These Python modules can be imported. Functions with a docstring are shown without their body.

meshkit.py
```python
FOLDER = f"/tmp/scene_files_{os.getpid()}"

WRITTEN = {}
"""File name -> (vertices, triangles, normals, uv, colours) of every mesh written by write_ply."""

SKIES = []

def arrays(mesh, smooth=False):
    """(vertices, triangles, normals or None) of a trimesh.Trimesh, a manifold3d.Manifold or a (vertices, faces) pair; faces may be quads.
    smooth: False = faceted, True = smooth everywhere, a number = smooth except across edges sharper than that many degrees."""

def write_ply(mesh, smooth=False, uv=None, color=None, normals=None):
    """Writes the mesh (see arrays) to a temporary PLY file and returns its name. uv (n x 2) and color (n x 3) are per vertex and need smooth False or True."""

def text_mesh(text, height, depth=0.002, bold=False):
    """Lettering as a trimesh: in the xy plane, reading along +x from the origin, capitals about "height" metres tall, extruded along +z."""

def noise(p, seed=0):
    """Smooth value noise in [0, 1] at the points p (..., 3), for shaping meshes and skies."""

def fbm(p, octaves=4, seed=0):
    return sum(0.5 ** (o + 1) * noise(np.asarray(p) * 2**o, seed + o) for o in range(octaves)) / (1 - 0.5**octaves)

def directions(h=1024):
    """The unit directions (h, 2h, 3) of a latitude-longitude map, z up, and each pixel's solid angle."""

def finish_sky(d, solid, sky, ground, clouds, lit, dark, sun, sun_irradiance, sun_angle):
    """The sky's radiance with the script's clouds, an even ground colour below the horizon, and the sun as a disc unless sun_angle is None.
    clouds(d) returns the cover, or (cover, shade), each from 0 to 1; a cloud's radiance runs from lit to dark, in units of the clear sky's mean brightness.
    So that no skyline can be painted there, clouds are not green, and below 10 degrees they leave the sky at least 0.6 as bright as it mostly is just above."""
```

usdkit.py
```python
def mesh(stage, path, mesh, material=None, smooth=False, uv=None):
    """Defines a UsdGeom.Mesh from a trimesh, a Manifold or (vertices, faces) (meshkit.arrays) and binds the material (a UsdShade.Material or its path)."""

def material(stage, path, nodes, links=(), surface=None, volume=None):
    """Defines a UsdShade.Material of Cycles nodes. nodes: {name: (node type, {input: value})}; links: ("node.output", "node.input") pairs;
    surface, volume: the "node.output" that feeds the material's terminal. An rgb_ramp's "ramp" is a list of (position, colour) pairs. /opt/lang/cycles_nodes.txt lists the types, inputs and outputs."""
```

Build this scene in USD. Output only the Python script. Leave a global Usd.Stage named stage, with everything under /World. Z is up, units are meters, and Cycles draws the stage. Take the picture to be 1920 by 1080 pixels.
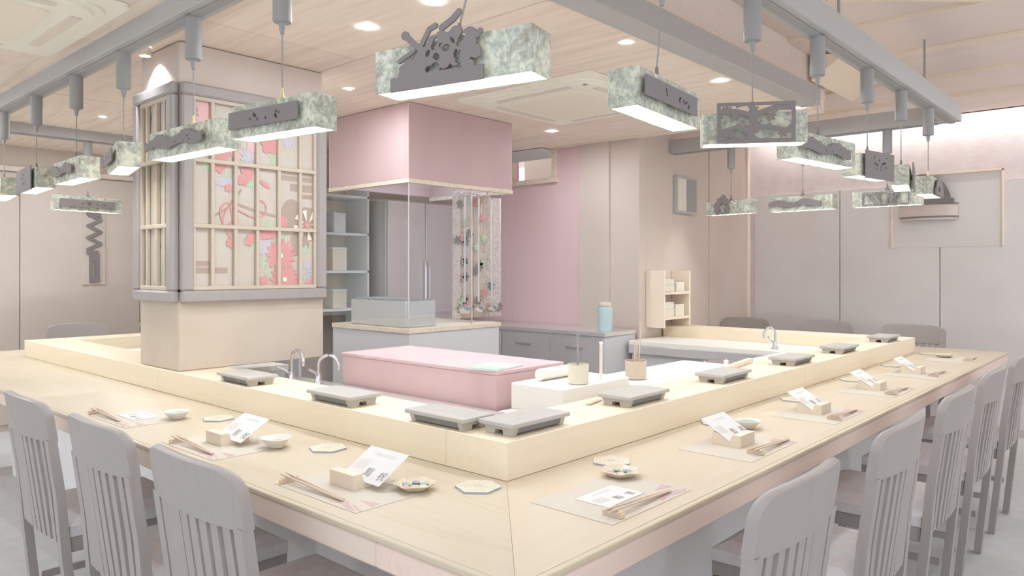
import math, random
import numpy as np, trimesh
from shapely import affinity
from shapely.geometry import Polygon, Point, LineString, box as sbox
from shapely.ops import unary_union
from scipy.spatial import ConvexHull
import usdkit, meshkit
from pxr import Usd, UsdGeom, UsdLux, UsdShade, Gf, Sdf

random.seed(7)
PI = math.pi
stage = Usd.Stage.CreateInMemory()
UsdGeom.SetStageUpAxis(stage, UsdGeom.Tokens.z)
UsdGeom.SetStageMetersPerUnit(stage, 1.0)
world = UsdGeom.Xform.Define(stage, '/World')
stage.SetDefaultPrim(world.GetPrim())
UsdGeom.Scope.Define(stage, '/World/Looks')

# ------------------------------------------------------------------ camera, light, exposure
EYE = 1.28
cam = UsdGeom.Camera.Define(stage, '/World/camera')
cam.CreateHorizontalApertureAttr(36.0)
cam.CreateVerticalApertureAttr(20.25)
cam.CreateFocalLengthAttr(36.0 * 1387 / 1920)
cam.CreateVerticalApertureOffsetAttr(-36.0 * 35 / 1920)
cam.CreateClippingRangeAttr(Gf.Vec2f(0.05, 100))
cam.AddTranslateOp().Set(Gf.Vec3d(0, 0, EYE))
cam.AddRotateZOp().Set(-47.97)
cam.AddRotateXOp().Set(90)
cam.GetPrim().CreateAttribute('exposure', Sdf.ValueTypeNames.Float).Set(0.0)

sky = UsdLux.DomeLight.Define(stage, '/World/sky_light')          # soft daylight from the open shop front
sky.CreateIntensityAttr(0.42)
sky.CreateColorAttr(Gf.Vec3f(0.93, 1.0, 1.09))
DOWNLIGHT, PENDANT, COVE, KITCHEN = 3300.0, 25.0, 24.0, 8.0

# ------------------------------------------------------------------ helpers
count = {}
def numbered(path):
    k = count.get(path, 0); count[path] = k + 1
    return path if k == 0 else '%s_%03d' % (path, k)

def tag(p, label=None, cat=None, group=None, kind=None):
    p = p.GetPrim() if hasattr(p, 'GetPrim') else p
    for k, v in (('label', label), ('category', cat), ('group', group), ('kind', kind)):
        if v: p.SetCustomDataByKey(k, v)
    return p

def pathof(parent):
    return '/World' if parent is None else str(parent.GetPath())

def obj(name, mesh, mat, parent=None, smooth=False, label=None):
    m = usdkit.mesh(stage, numbered(pathof(parent) + '/' + name), mesh.mesh() if isinstance(mesh, MB) else mesh, mat, smooth=smooth)
    p = m.GetPrim()
    if label: tag(p, label)
    return p

def thing(name, label, cat, loc=(0, 0, 0), rz=0.0, group=None, kind=None):
    x = UsdGeom.Xform.Define(stage, numbered('/World/' + name))
    x.AddTranslateOp().Set(Gf.Vec3d(*map(float, loc))); x.AddRotateZOp().Set(float(rz))
    return tag(x, label, cat, group, kind)

def copy_of(src, loc, rz, label, group=None):
    d = src.GetCustomData()
    base = src.GetName()
    while base[-4:-3] == '_' and base[-3:].isdigit(): base = base[:-4]
    r = thing(base, label, d['category'], loc, rz, group or d.get('group'))
    r.GetReferences().AddInternalReference(src.GetPath()); r.SetInstanceable(True)
    return r

class MB:
    def __init__(self): self.v, self.f, self.n = [], [], 0
    def add(self, v, f):
        v = np.asarray(v, float); f = np.asarray(f, int)
        self.v.append(v); self.f.append(f + self.n); self.n += len(v); return self
    def tm(self, t): return self.add(t.vertices, t.faces)
    def mesh(self): return trimesh.Trimesh(np.vstack(self.v), np.vstack(self.f), process=False)
    def box(self, x0, x1, y0, y1, z0, z1, c=0.002):
        c = min(c, abs(x1 - x0) * .3, abs(y1 - y0) * .3, abs(z1 - z0) * .3)
        a = np.array([(x0, x1), (y0, y1), (z0, z1)], float); a.sort(axis=1)
        pts = []
        for i in range(8):
            s = [(i >> k) & 1 for k in range(3)]
            for ax in range(3):
                pts.append([a[k, s[k]] + (0 if k == ax else (c if s[k] == 0 else -c)) for k in range(3)])
        return self.hull(pts)
    def hull(self, pts):
        pts = np.asarray(pts, float)
        h = ConvexHull(pts)
        f = h.simplices.copy()
        n = np.cross(pts[f[:, 1]] - pts[f[:, 0]], pts[f[:, 2]] - pts[f[:, 0]])
        flip = (n * h.equations[:, :3]).sum(1) < 0
        f[flip] = f[flip][:, ::-1]
        u, inv = np.unique(f, return_inverse=True)
        return self.add(pts[u], inv.reshape(f.shape))
    def cyl(self, x, y, z0, z1, r0, r1=None, n=20):
        r1 = r0 if r1 is None else r1
        return self.lathe([(0, z0), (r0, z0), (r1, z1), (0, z1)], x, y, n)
    def lathe(self, prof, x=0, y=0, n=24, scallop=0, k=6):
        prof = np.asarray(prof, float); a = np.arange(n) * 2 * PI / n
        v = []
        for r, z in prof:
            rr = r * (1 + scallop * np.cos(k * a) * min(1, r * 30))
            v.append(np.stack([x + rr * np.cos(a), y + rr * np.sin(a), np.full(n, z)], 1))
        v = np.vstack(v); f = []
        for i in range(len(prof) - 1):
            for j in range(n):
                p, q = i * n + j, i * n + (j + 1) % n
                if prof[i][0] > 1e-9: f.append((p, q, q + n))
                if prof[i + 1][0] > 1e-9: f.append((p, q + n, p + n))
        return self.add(v, f)
    def tube(self, pts, r, sides=8):
        p = np.asarray(pts, float); t = np.gradient(p, axis=0); t /= np.linalg.norm(t, axis=1, keepdims=True)
        ref = np.array([0, 0, 1.0]) if abs(t[0][2]) < .9 else np.array([1.0, 0, 0])
        a = np.cross(t, ref); a /= np.linalg.norm(a, axis=1, keepdims=True) + 1e-12; b = np.cross(t, a)
        r = np.broadcast_to(r, (len(p),)); ang = np.arange(sides) * 2 * PI / sides
        v = (p[:, None] + r[:, None, None] * (np.cos(ang)[None, :, None] * a[:, None] + np.sin(ang)[None, :, None] * b[:, None])).reshape(-1, 3)
        f = []
        for i in range(len(p) - 1):
            for j in range(sides):
                k = (j + 1) % sides
                f += [(i * sides + j, (i + 1) * sides + j, (i + 1) * sides + k), (i * sides + j, (i + 1) * sides + k, i * sides + k)]
        m = len(v); v = np.vstack([v, p[:1], p[-1:]])
        for j in range(sides):
            k = (j + 1) % sides
            f += [(m, j, k), (m + 1, (len(p) - 1) * sides + k, (len(p) - 1) * sides + j)]
        return self.add(v, f)
    def bar(self, p, q, w, h):
        """A square bar from p to q."""
        p, q = np.asarray(p, float), np.asarray(q, float); t = (q - p) / np.linalg.norm(q - p)
        up = np.array([0, 0, 1.0]) if abs(t[2]) < .95 else np.array([0, 1.0, 0])
        a = np.cross(t, up); a /= np.linalg.norm(a); b = np.cross(a, t)
        return self.hull([o + sa * a * w / 2 + sb * b * h / 2 for o in (p, q) for sa in (-1, 1) for sb in (-1, 1)])
    def poly(self, shape, d, M=None):
        """Extrudes a shapely shape by d along z, then applies the 4x4 M."""
        for g in getattr(shape, 'geoms', [shape]):
            if g.is_empty or g.area < 1e-9: continue
            t = trimesh.creation.extrude_polygon(g, d, engine='earcut')
            if M is not None: t.apply_transform(M)
            self.tm(t)
        return self

def frame(origin, ex, ey):
    """4x4 that maps x, y, z to origin + x ex + y ey + z (ex x ey)."""
    ex, ey = np.asarray(ex, float), np.asarray(ey, float)
    M = np.eye(4); M[:3, 0], M[:3, 1], M[:3, 2], M[:3, 3] = ex, ey, np.cross(ex, ey), origin
    return M

# ------------------------------------------------------------------ materials
def lin(c):
    c = np.asarray(c, float) / 255
    return tuple(np.where(c <= .04045, c / 12.92, ((c + .055) / 1.055) ** 2.4))
def L(name): return '/World/Looks/' + name
def plain(name, c, rough=.5, spec=.3, metal=0.0, **kw):
    return usdkit.material(stage, L(name), {'p': ('principled_bsdf', dict(base_color=lin(c), roughness=rough, specular_ior_level=spec, metallic=metal, **kw))}, surface='p.BSDF')
def speck(name, ca, cb, scale=8, rough=.6, detail=4, spec=.25, bump=0.0, lo=.35, hi=.65, stretch=(1, 1, 1), dist=0.0):
    nodes = {'t': ('texture_coordinate', {}), 'm': ('mapping', {'scale': stretch}), 'n': ('noise_texture', {'scale': scale, 'detail': detail, 'roughness': .6, 'distortion': dist}),
             'r': ('rgb_ramp', {'ramp': [(lo, lin(ca)), (hi, lin(cb))]}), 'p': ('principled_bsdf', {'roughness': rough, 'specular_ior_level': spec})}
    links = [('t.object', 'm.vector'), ('m.vector', 'n.vector'), ('n.fac', 'r.fac'), ('r.color', 'p.base_color')]
    if bump:
        nodes['b'] = ('bump', {'strength': bump, 'distance': .01}); links += [('n.fac', 'b.height'), ('b.normal', 'p.normal')]
    return usdkit.material(stage, L(name), nodes, links, surface='p.BSDF')
def wood(name, ca, cb, axis='x', rough=.45, fine=60, coarse=5, spec=.3, cc=None):
    st = {'x': (.06, 1, 1), 'y': (1, .06, 1), 'z': (1, 1, .06)}[axis]
    nodes = {'t': ('texture_coordinate', {}), 'm': ('mapping', {'scale': st}),
             'n': ('noise_texture', {'scale': coarse, 'detail': 3, 'distortion': .6}), 'g': ('noise_texture', {'scale': fine, 'detail': 2}),
             'x': ('mix', {'mix_type': 'mix', 'fac': .42}),
             'r': ('rgb_ramp', {'ramp': [(.3, lin(ca)), (.52, lin(cb)), (.72, lin(cc or ca))]}), 'p': ('principled_bsdf', {'roughness': rough, 'specular_ior_level': spec})}
    return usdkit.material(stage, L(name), nodes, [('t.object', 'm.vector'), ('m.vector', 'n.vector'), ('m.vector', 'g.vector'), ('n.color', 'x.color1'), ('g.color', 'x.color2'),
                           ('x.color', 'r.fac'), ('r.color', 'p.base_color')], surface='p.BSDF')
def glow(name, c, s):
    return usdkit.material(stage, L(name), {'e': ('emission', {'color': lin(c), 'strength': s})}, surface='e.emission')

hinoki_x = wood('hinoki_x', (206, 190, 162), (213, 197, 174), 'x', .4, cc=(202, 186, 153))
hinoki_y = wood('hinoki_y', (203, 187, 159), (209, 195, 173), 'y', .4, cc=(199, 181, 151))
riser_x = wood('riser_x', (240, 221, 193), (244, 229, 203), 'x', .45, cc=(235, 214, 187))
riser_y = wood('riser_y', (240, 221, 193), (244, 229, 203), 'y', .45, cc=(235, 214, 187))
edge_x = wood('edge_x', (221, 197, 188), (237, 213, 197), 'x', .5, fine=40, cc=(215, 192, 184))
edge_y = wood('edge_y', (221, 197, 188), (231, 213, 197), 'y', .5, fine=40, cc=(215, 193, 183))
ply = wood('ceiling_wood', (222, 200, 186), (243, 227, 211), 'y', .6, fine=34, coarse=9, cc=(210, 188, 174))
ply_b = wood('ceiling_wood_pale', (227, 206, 191), (246, 231, 215), 'y', .6, fine=34, coarse=9, cc=(215, 194, 179))
mauve_ply = wood('mauve_wood', (231, 213, 204), (240, 224, 213), 'y', .6, coarse=4, cc=(225, 206, 198))
cream_strip = plain('cream_strip', (242, 225, 205), .6)
chair_wood = wood('chair_wood', (162, 153, 150), (170, 161, 156), 'z', .4, fine=80, cc=(157, 150, 148), spec=.4)
dark_metal = plain('dark_metal', (161, 159, 157), .5)
beam_paint = plain('beam_paint', (186, 183, 180), .55)
dark_carve = plain('dark_carving', (139, 131, 130), .6)
shoji_dark = wood('shoji_frame_wood', (160, 154, 152), (168, 160, 156), 'z', .5, cc=(156, 152, 150))
lattice = plain('lattice_wood', (203, 188, 170), .6)
paper = speck('shoji_paper', (202, 192, 179), (206, 196, 185), 5)
base_plaster = speck('pillar_plaster', (201, 186, 169), (208, 194, 177), 3, rough=.7)
upper_plaster = speck('pillar_upper_plaster', (214, 198, 189), (219, 206, 196), 3, rough=.8)
left_plaster = speck('left_wall_plaster', (206, 193, 182), (215, 201, 189), 1.2, rough=.8)
far_plaster = speck('far_wall_plaster', (224, 209, 206), (231, 219, 214), 9, rough=.8, bump=.5, detail=6)
far_panel = speck('far_wall_panel', (224, 216, 213), (230, 223, 219), 1.5, rough=.6)
beige_wall_m = speck('beige_wall', (211, 195, 184), (216, 201, 189), 1.0, rough=.8)
red_fabric = speck('red_lacquer', (202, 175, 175), (208, 181, 179), 2.5, rough=.6, stretch=(1, 1, .15))
red_block_m = speck('red_counter_lacquer', (225, 192, 194), (230, 200, 199), 2.5, rough=.6, stretch=(1, 1, .15))
gold_trim = speck('gold_leaf_trim', (226, 208, 188), (238, 224, 205), 40, rough=.5)
carpet = speck('carpet', (205, 206, 205), (216, 212, 209), 14, rough=.95, detail=5, spec=.05)
seat_fabric = speck('seat_fabric', (221, 208, 207), (221, 221, 221), 22, rough=.9, detail=4, spec=.1, dist=1.2)
ac_white = plain('ac_white', (247, 242, 227), .5)
ac_grey = plain('ac_grey', (231, 219, 205), .6)
ac_panel = plain('ac_panel', (245, 234, 216), .6)
white_board = plain('white_board', (246, 241, 232), .5)
steel = plain('steel', (223, 219, 217), .3, .5, .55)
chrome = plain('chrome', (226, 224, 226), .12, .5, .9)
grey_front = plain('grey_front', (217, 215, 214), .45)
bar_front_m = plain('bar_front', (241, 239, 237), .6)
red_wall_m = speck('red_wall', (226, 196, 198), (230, 201, 201), 2.5, rough=.6, stretch=(1, 1, .15))
mat_paper = plain('mat_paper', (208, 198, 183), .8)
card_paper = plain('card_paper', (225, 220, 216), .8)
ink = plain('ink', (150, 143, 140), .8)
pale_ink = plain('pale_ink', (212, 206, 200), .8)
box_wood = wood('box_wood', (226, 208, 186), (232, 216, 194), 'x', .6, cc=(222, 203, 181))
stick_wood = plain('stick_wood', (218, 197, 176), .6)
rest_wood = plain('rest_wood', (206, 184, 168), .5)
mat_red = plain('mat_red', (204, 174, 170), .8)
stone_top = speck('stone_top', (186, 181, 174), (194, 188, 180), 12, rough=.55, stretch=(.2, 1, 1))
stone_dark = plain('stone_dark', (145, 143, 140), .6)
leg_pale = plain('leg_pale', (193, 184, 171), .6)
hex_cream = plain('hex_cream', (233, 222, 200), .6)
hex_line = plain('hex_line', (206, 194, 176), .6)
hex_rim = plain('hex_rim', (180, 180, 190), .6)
dish_white = plain('dish_white', (232, 224, 214), .3, .5)
dish_green = plain('dish_green', (176, 198, 186), .3, .5)
dish_blue = plain('dish_blue', (172, 178, 188), .3, .5)
dish_gold = plain('dish_gold', (222, 205, 178), .3, .5)
dish_brown = plain('dish_brown', (190, 170, 164), .3, .5)
dish_red = plain('dish_red', (214, 178, 176), .3, .5)
cup_ivory = plain('cup_ivory', (236, 226, 208), .5)
cup_tan = plain('cup_tan', (214, 196, 176), .5)
teal_plastic = plain('teal_plastic', (198, 217, 219), .35)
brass = plain('brass_cap', (236, 214, 168), .4, .5)
print_red = plain('print_red', (214, 156, 153), .7)
print_pink = plain('print_pink', (230, 186, 184), .7)
print_green = plain('print_green', (187, 202, 174), .7)
print_blue = plain('print_blue', (198, 192, 200), .7)
print_brown = plain('print_brown', (178, 160, 148), .7)
print_cream = plain('print_cream', (240, 230, 214), .7)
print_dark = plain('print_dark', (140, 135, 133), .7)
booklet_green = plain('booklet_green', (196, 216, 196), .5)
booklet_white = plain('booklet_white', (228, 232, 230), .4)
kitchen_white = plain('kitchen_white', (238, 240, 240), .5)
lamp_inside = plain('lamp_inside', (250, 240, 222), .7)
lamp_glow = glow('lamp_glow', (238, 247, 255), PENDANT)
down_glow = glow('downlight_glow', (238, 247, 255), DOWNLIGHT)
cove_glow = glow('cove_glow', (244, 248, 255), COVE)
kitchen_glow = glow('kitchen_glow', (226, 238, 255), KITCHEN)

def patina(name, seed):
    nodes = {'t': ('texture_coordinate', {}), 'm': ('mapping', {'location': (seed * 3.7, seed * 1.3, seed)}),
             'a': ('noise_texture', {'scale': 14, 'detail': 6, 'roughness': .7, 'distortion': .8}), 'b': ('noise_texture', {'scale': 60, 'detail': 4, 'roughness': .7}),
             'x': ('mix', {'mix_type': 'mix', 'fac': .45}),
             'r': ('rgb_ramp', {'ramp': [(.36, lin((136, 130, 121))), (.43, lin((172, 158, 140))), (.49, lin((184, 190, 178))), (.55, lin((222, 222, 200))), (.64, lin((242, 236, 214)))]}),
             'p': ('principled_bsdf', {'roughness': .5, 'specular_ior_level': .4})}
    return usdkit.material(stage, L(name), nodes, [('t.object', 'm.vector'), ('m.vector', 'a.vector'), ('m.vector', 'b.vector'), ('a.color', 'x.color1'), ('b.color', 'x.color2'),
                           ('x.color', 'r.fac'), ('r.color', 'p.base_color')], surface='p.BSDF')
patinas = [patina('copper_patina_%s' % 'abcd'[i], i + 1) for i in range(4)]
glass_m = usdkit.material(stage, L('clear_glass'), {'t': ('transparent_bsdf', {'color': (.95, .97, .98)}), 'g': ('glossy_bsdf', {'color': (1, 1, 1), 'roughness': .02}),
                          'x': ('mix_closure', {'fac': .05})}, [('t.BSDF', 'x.closure1'), ('g.BSDF', 'x.closure2')], surface='x.closure')

# ------------------------------------------------------------------ bar geometry (metres; bar runs along world x and y)
RX0, RX1, RY0, RY1 = 1.386, 5.300, 1.267, 5.330      # outside of the raised tier
CX0, CX1, CY0, CY1 = 0.932, 5.758, 0.830, 5.780      # outside of the guest counter
TW = 0.227                                           # width of the raised tier
ZC, ZR, ZW = 0.740, 0.840, 0.760                     # guest counter, raised tier, chefs' work top
CEIL = 2.264
KX, KY = 4.75, 3.00                                  # corner of the kitchen block

# ------------------------------------------------------------------ setting
def structure(name, mesh, mat, label, cat, smooth=False):
    return tag(obj(name, mesh, mat, smooth=smooth), label, cat, kind='structure')
def structure_root(name, label, cat):
    return thing(name, label, cat, kind='structure')

structure('floor', MB().box(-3, 7.0, -3, 7.1, -.1, 0), carpet, 'grey mauve patterned carpet floor under the counter and chairs', 'floor')

cl = structure_root('ceiling', 'low plywood ceiling over the sushi bar with fine joints', 'ceiling')
rnd = random.Random(3)
obj('ceiling_deck', MB().box(-1.2, KX, 1.66, 6.9, CEIL + .02, CEIL + .06), mauve_ply, cl)
xs = [-1.2, -.3, .6, 1.22, 2.1, 3.0, 3.9, KX]
ys = [1.66, 3.47, 5.28, 6.9]
for i in range(len(xs) - 1):
    sh = .6 if i % 2 else 0
    yy = [ys[0]] + [y - sh for y in ys[1:-1]] + [ys[-1]]
    for j in range(len(yy) - 1):
        dz = rnd.uniform(0, .002)
        obj('ceiling_panel', MB().box(xs[i] + .002, xs[i + 1] - .002, yy[j] + .002, yy[j + 1] - .002, CEIL + dz, CEIL + .019, .001), rnd.choice([ply, ply_b]), cl)
obj('ceiling_edge', MB().box(KX, KX + .03, 1.66, KY, CEIL, 2.75), mauve_ply, cl)
obj('ceiling_edge', MB().box(-1.2, KX, 1.645, 1.6585, CEIL + .07, 2.75), mauve_ply, cl)

ch = structure_root('ceiling', 'higher stepped plywood ceiling at the right with pale board edges', 'ceiling')
steps = [(.4, 2.35, 2.66), (2.35, 3.05, 2.635), (3.05, 3.62, 2.61), (3.62, 4.16, 2.585), (4.16, 4.76, 2.56), (4.76, 5.36, 2.53), (5.36, 5.95, 2.51), (5.95, 6.58, 2.49)]
for k, (a, b, z) in enumerate(steps):
    y1 = 1.75 if b <= KX + .1 else 6.9
    obj('ceiling_board', MB().box(a, b + .05, -2.6, y1, z, z + .03), mauve_ply, ch)
    if k: obj('edge_strip', MB().box(a - .006, a - .0005, -2.6, y1, z - .001, z + (.03 if k % 2 else .045)), cream_strip, ch)
def batten(p, q, z, w=.022, h=.02): obj('batten', MB().bar((*p, z - h / 2), (*q, z - h / 2), w, h), cream_strip, ch)
batten((3.62, 1.27), (3.66, .85), 2.61); batten((3.64, 1.25), (4.2, .65), 2.585); batten((4.2, .65), (4.2, .2), 2.585, .05)
obj('light_box', MB().hull([(4.45, 1.62, 2.56), (5.2, 1.62, 2.56), (4.45, 1.44, 2.52), (5.2, 1.44, 2.52), (4.45, 1.62, 2.40), (5.2, 1.62, 2.40)]), cream_strip, ch)
obj('cove_lip', MB().box(6.58, 6.62, -2.6, KY, 2.49, 2.54), mauve_ply, ch)
obj('cove_back', MB().box(6.58, 6.83, -2.6, KY, 2.72, 2.75), cream_strip, ch)
cv = obj('cove_strip', MB().box(6.63, 6.66, -2.5, KY - .1, 2.555, 2.57), cove_glow, ch, label='glowing cove strip along the far wall')

wf = structure_root('wall_far', 'rough mauve plaster far wall lit from a cove above', 'wall')
obj('plaster', MB().box(6.8, 6.9, -2.6, KY + .3, 0, 2.75), far_plaster, wf)
for k in range(5):
    y0 = -.9 + k * .78
    obj('wall_panel', MB().box(6.78, 6.8, y0 + .003, y0 + .777, .05, 1.98), far_panel, wf)
wl = structure_root('wall_left', 'mauve plaster wall at the left with tall flat panels', 'wall')
obj('plaster', MB().box(-1.2, KX, 6.9, 7.0, 0, CEIL + .06), left_plaster, wl)
for k in range(6):
    x0 = -1.0 + k * .92
    obj('wall_panel', MB().box(x0 + .003, x0 + .917, 6.885, 6.9, .05, 2.05), left_plaster, wl)
structure('trim_1', MB().box(-1.2, KX, 6.87, 6.9, 2.06, 2.10), mauve_ply, 'thin horizontal trim high on the left wall', 'trim')

wk = structure_root('wall_kitchen', 'beige plaster corner wall of the kitchen behind the bar', 'wall')
obj('front_panel', MB().box(KX, KX + .1, KY, 3.26, 0, 2.75), beige_wall_m, wk)
obj('front_panel', MB().box(KX - .02, KX + .1, 3.26, 3.55, 0, 2.75), beige_wall_m, wk)
obj('side_panel', MB().box(KX + .1, 5.85, KY, KY + .1, 0, 2.75), beige_wall_m, wk)
obj('side_panel', MB().box(5.85, 6.6, KY - .012, KY + .1, 0, 2.75), beige_wall_m, wk)
obj('corner_strip', MB().box(6.56, 6.62, KY - .03, KY + .02, 0, 2.75), cream_strip, wk, label='pale corner strip')
wr = structure_root('wall_red', 'red lacquer kitchen wall with a framed opening beside the hood', 'wall')
m = MB(); m.box(KX - .01, KX + .08, 3.55, 3.80, 0, CEIL); m.box(KX - .01, KX + .08, 4.27, 5.4, 0, CEIL); m.box(KX - .01, KX + .08, 3.80, 4.27, 0, 2.03); obj('red_panel', m, red_wall_m, wr)
m = MB(); m.box(KX - .03, KX + .02, 3.78, 3.82, 2.0, CEIL); m.box(KX - .03, KX + .02, 4.25, 4.29, 2.0, CEIL); m.box(KX - .05, KX + .03, 3.76, 4.31, 1.99, 2.03); obj('opening_frame', m, gold_trim, wr)
obj('opening_back', MB().box(KX + .3, KX + .32, 3.7, 4.4, 1.9, CEIL), ac_panel, wr)
obj('awning', MB().hull([(KX - .02, 3.82, CEIL - .005), (KX - .02, 4.25, CEIL - .005), (KX - .02, 3.82, CEIL - .07), (KX - .02, 4.25, CEIL - .07), (KX - .16, 3.82, CEIL - .005), (KX - .16, 4.25, CEIL - .005)]), grey_front, wr, label='dark flap')
structure('wall_back', MB().box(2.37, 4.74, 5.34, 5.42, 0, CEIL), beige_wall_m, 'beige kitchen back wall behind the hood', 'wall')

# the shoji pillar
PX, PY = 1.400, 3.186
PXB, PYB = 2.122, 3.592
sp = thing('shoji_pillar', 'plaster pillar wrapped in a dark framed lattice with red flowers, rising from the counter', 'pillar')
obj('pillar_base', MB().box(PX, PXB, PY, PYB, ZR + .001, 1.16, .004), base_plaster, sp)
obj('pillar_core', MB().box(PX + .03, PXB - .03, PY + .03, PYB - .03, 1.16, 2.02), base_plaster, sp)
obj('pillar_top', MB().box(PX + .004, PXB - .004, PY + .004, PYB - .004, 2.02, CEIL - .001, .004), upper_plaster, sp)
FZ0, FZ1 = 1.135, 2.085
def shoji_face(origin, ex, W, bars, zbars):
    """A framed lattice on a face: x runs along ex, y is z up, z outwards."""
    M = frame(origin, ex, (0, 0, 1))
    fw = .052
    for a, b, c, d in ((0, W, FZ0, FZ0 + fw), (0, W, FZ1 - fw, FZ1), (0, fw, FZ0 + fw, FZ1 - fw), (W - fw, W, FZ0 + fw, FZ1 - fw)):
        mm = MB().box(a, b, c, d, -.012, .03, .008).mesh(); mm.apply_transform(M); obj('frame_rail', mm, shoji_dark, sp, label='dark frame rail')
    mm = MB().box(fw, W - fw, FZ0 + fw, FZ1 - fw, -.012, -.004).mesh(); mm.apply_transform(M); obj('paper_panel', mm, paper, sp)
    for x in bars:
        mm = MB().box(x - .008, x + .008, FZ0 + fw, FZ1 - fw, -.003, .014).mesh(); mm.apply_transform(M); obj('lattice_bar', mm, lattice, sp, label='pale lattice bar')
    for z in zbars:
        mm = MB().box(fw, W - fw, z - .009, z + .009, -.003, .017).mesh(); mm.apply_transform(M); obj('lattice_bar', mm, lattice, sp, label='pale lattice bar')
    return M
MR = shoji_face((PX, PY - .006, 0), (1, 0, 0), PXB - PX, [x - PX for x in (1.458, 1.542, 1.650, 1.757, 1.868, 1.982, 2.064)], [1.197, 1.470, 1.757, 2.025])
ML = shoji_face((PX - .006, PYB, 0), (0, -1, 0), PYB - PY, [PYB - y for y in (3.536, 3.476, 3.373, 3.290, 3.246)], [1.197, 1.470, 1.757, 2.025])
def petal(n, r, w, rot=0, hole=0):
    out = []
    for k in range(n):
        p = affinity.scale(Point(0, 0).buffer(1, 6), r * (1 - hole) / 2, w / 2)
        out.append(affinity.rotate(affinity.translate(p, r * (1 + hole) / 2, 0), 360 * k / n + rot, origin=(0, 0)))
    return unary_union(out)
def blob(r, seed, lobes=5, amp=.25):
    a = np.linspace(0, 2 * PI, 40, endpoint=False); rr = r * (1 + amp * np.sin(lobes * a + seed) + .1 * np.sin(3 * a + seed * 2))
    return Polygon(np.stack([rr * np.cos(a), rr * np.sin(a)], 1)).buffer(0)
def at(s, x, z): return affinity.translate(s, x - PX, z)
pr = {k: [] for k in ('red', 'pink', 'green', 'blue', 'brown', 'cream')}
for x, z, r in ((1.883, 1.346, .082), (1.903, 1.232, .08)): pr['red'].append(at(petal(15, r, .021, 8, .16), x, z)); pr['cream'].append(at(Point(0, 0).buffer(.012), x, z))
for i, (x, z) in enumerate(((1.797, 1.342), (1.811, 1.273), (1.824, 1.245), (1.706, 1.409), (1.738, 1.383), (1.797, 1.491), (1.830, 1.493), (1.894, 1.437), (2.019, 1.376), (1.838, 1.815), (1.845, 1.80), (1.523, 1.727), (1.73, 1.672), (1.614, 1.70), (1.60, 1.684), (1.79, 1.31), (2.0, 1.37), (1.515, 1.75))):
    pr['green'].append(at(blob(.017, i, 4, .35), x, z))
for x, z in ((1.797, 1.392), (1.805, 1.375), (1.717, 1.801), (1.923, 1.901)): pr['blue'].append(at(petal(9, .042, .016, 10), x, z))
for x, z in ((1.733, 1.427), (1.72, 1.41), (1.811, 1.442), (1.835, 1.446), (1.79, 1.44), (2.04, 1.209), (1.797, 1.225), (1.632, 1.40), (1.86, 1.215)): pr['red'].append(at(petal(5, .024, .022), x, z))
for x, z, r in ((1.577, 1.742, .035), (1.712, 1.720, .035), (1.691, 1.690, .03), (1.824, 1.868, .05), (1.80, 1.89, .03), (1.589, 1.80, .045), (1.894, 1.505, .03)): pr['red'].append(at(unary_union([petal(5, r, r * .8, x * 90), Point(0, 0).buffer(r * .4)]), x, z))
for x, z in ((1.492, 2.008), (1.51, 1.975), (1.528, 1.955), (1.50, 1.93), (1.55, 1.93), (1.65, 1.82), (1.74, 1.85)): pr['pink'].append(at(petal(7, .036, .02), x, z))
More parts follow.
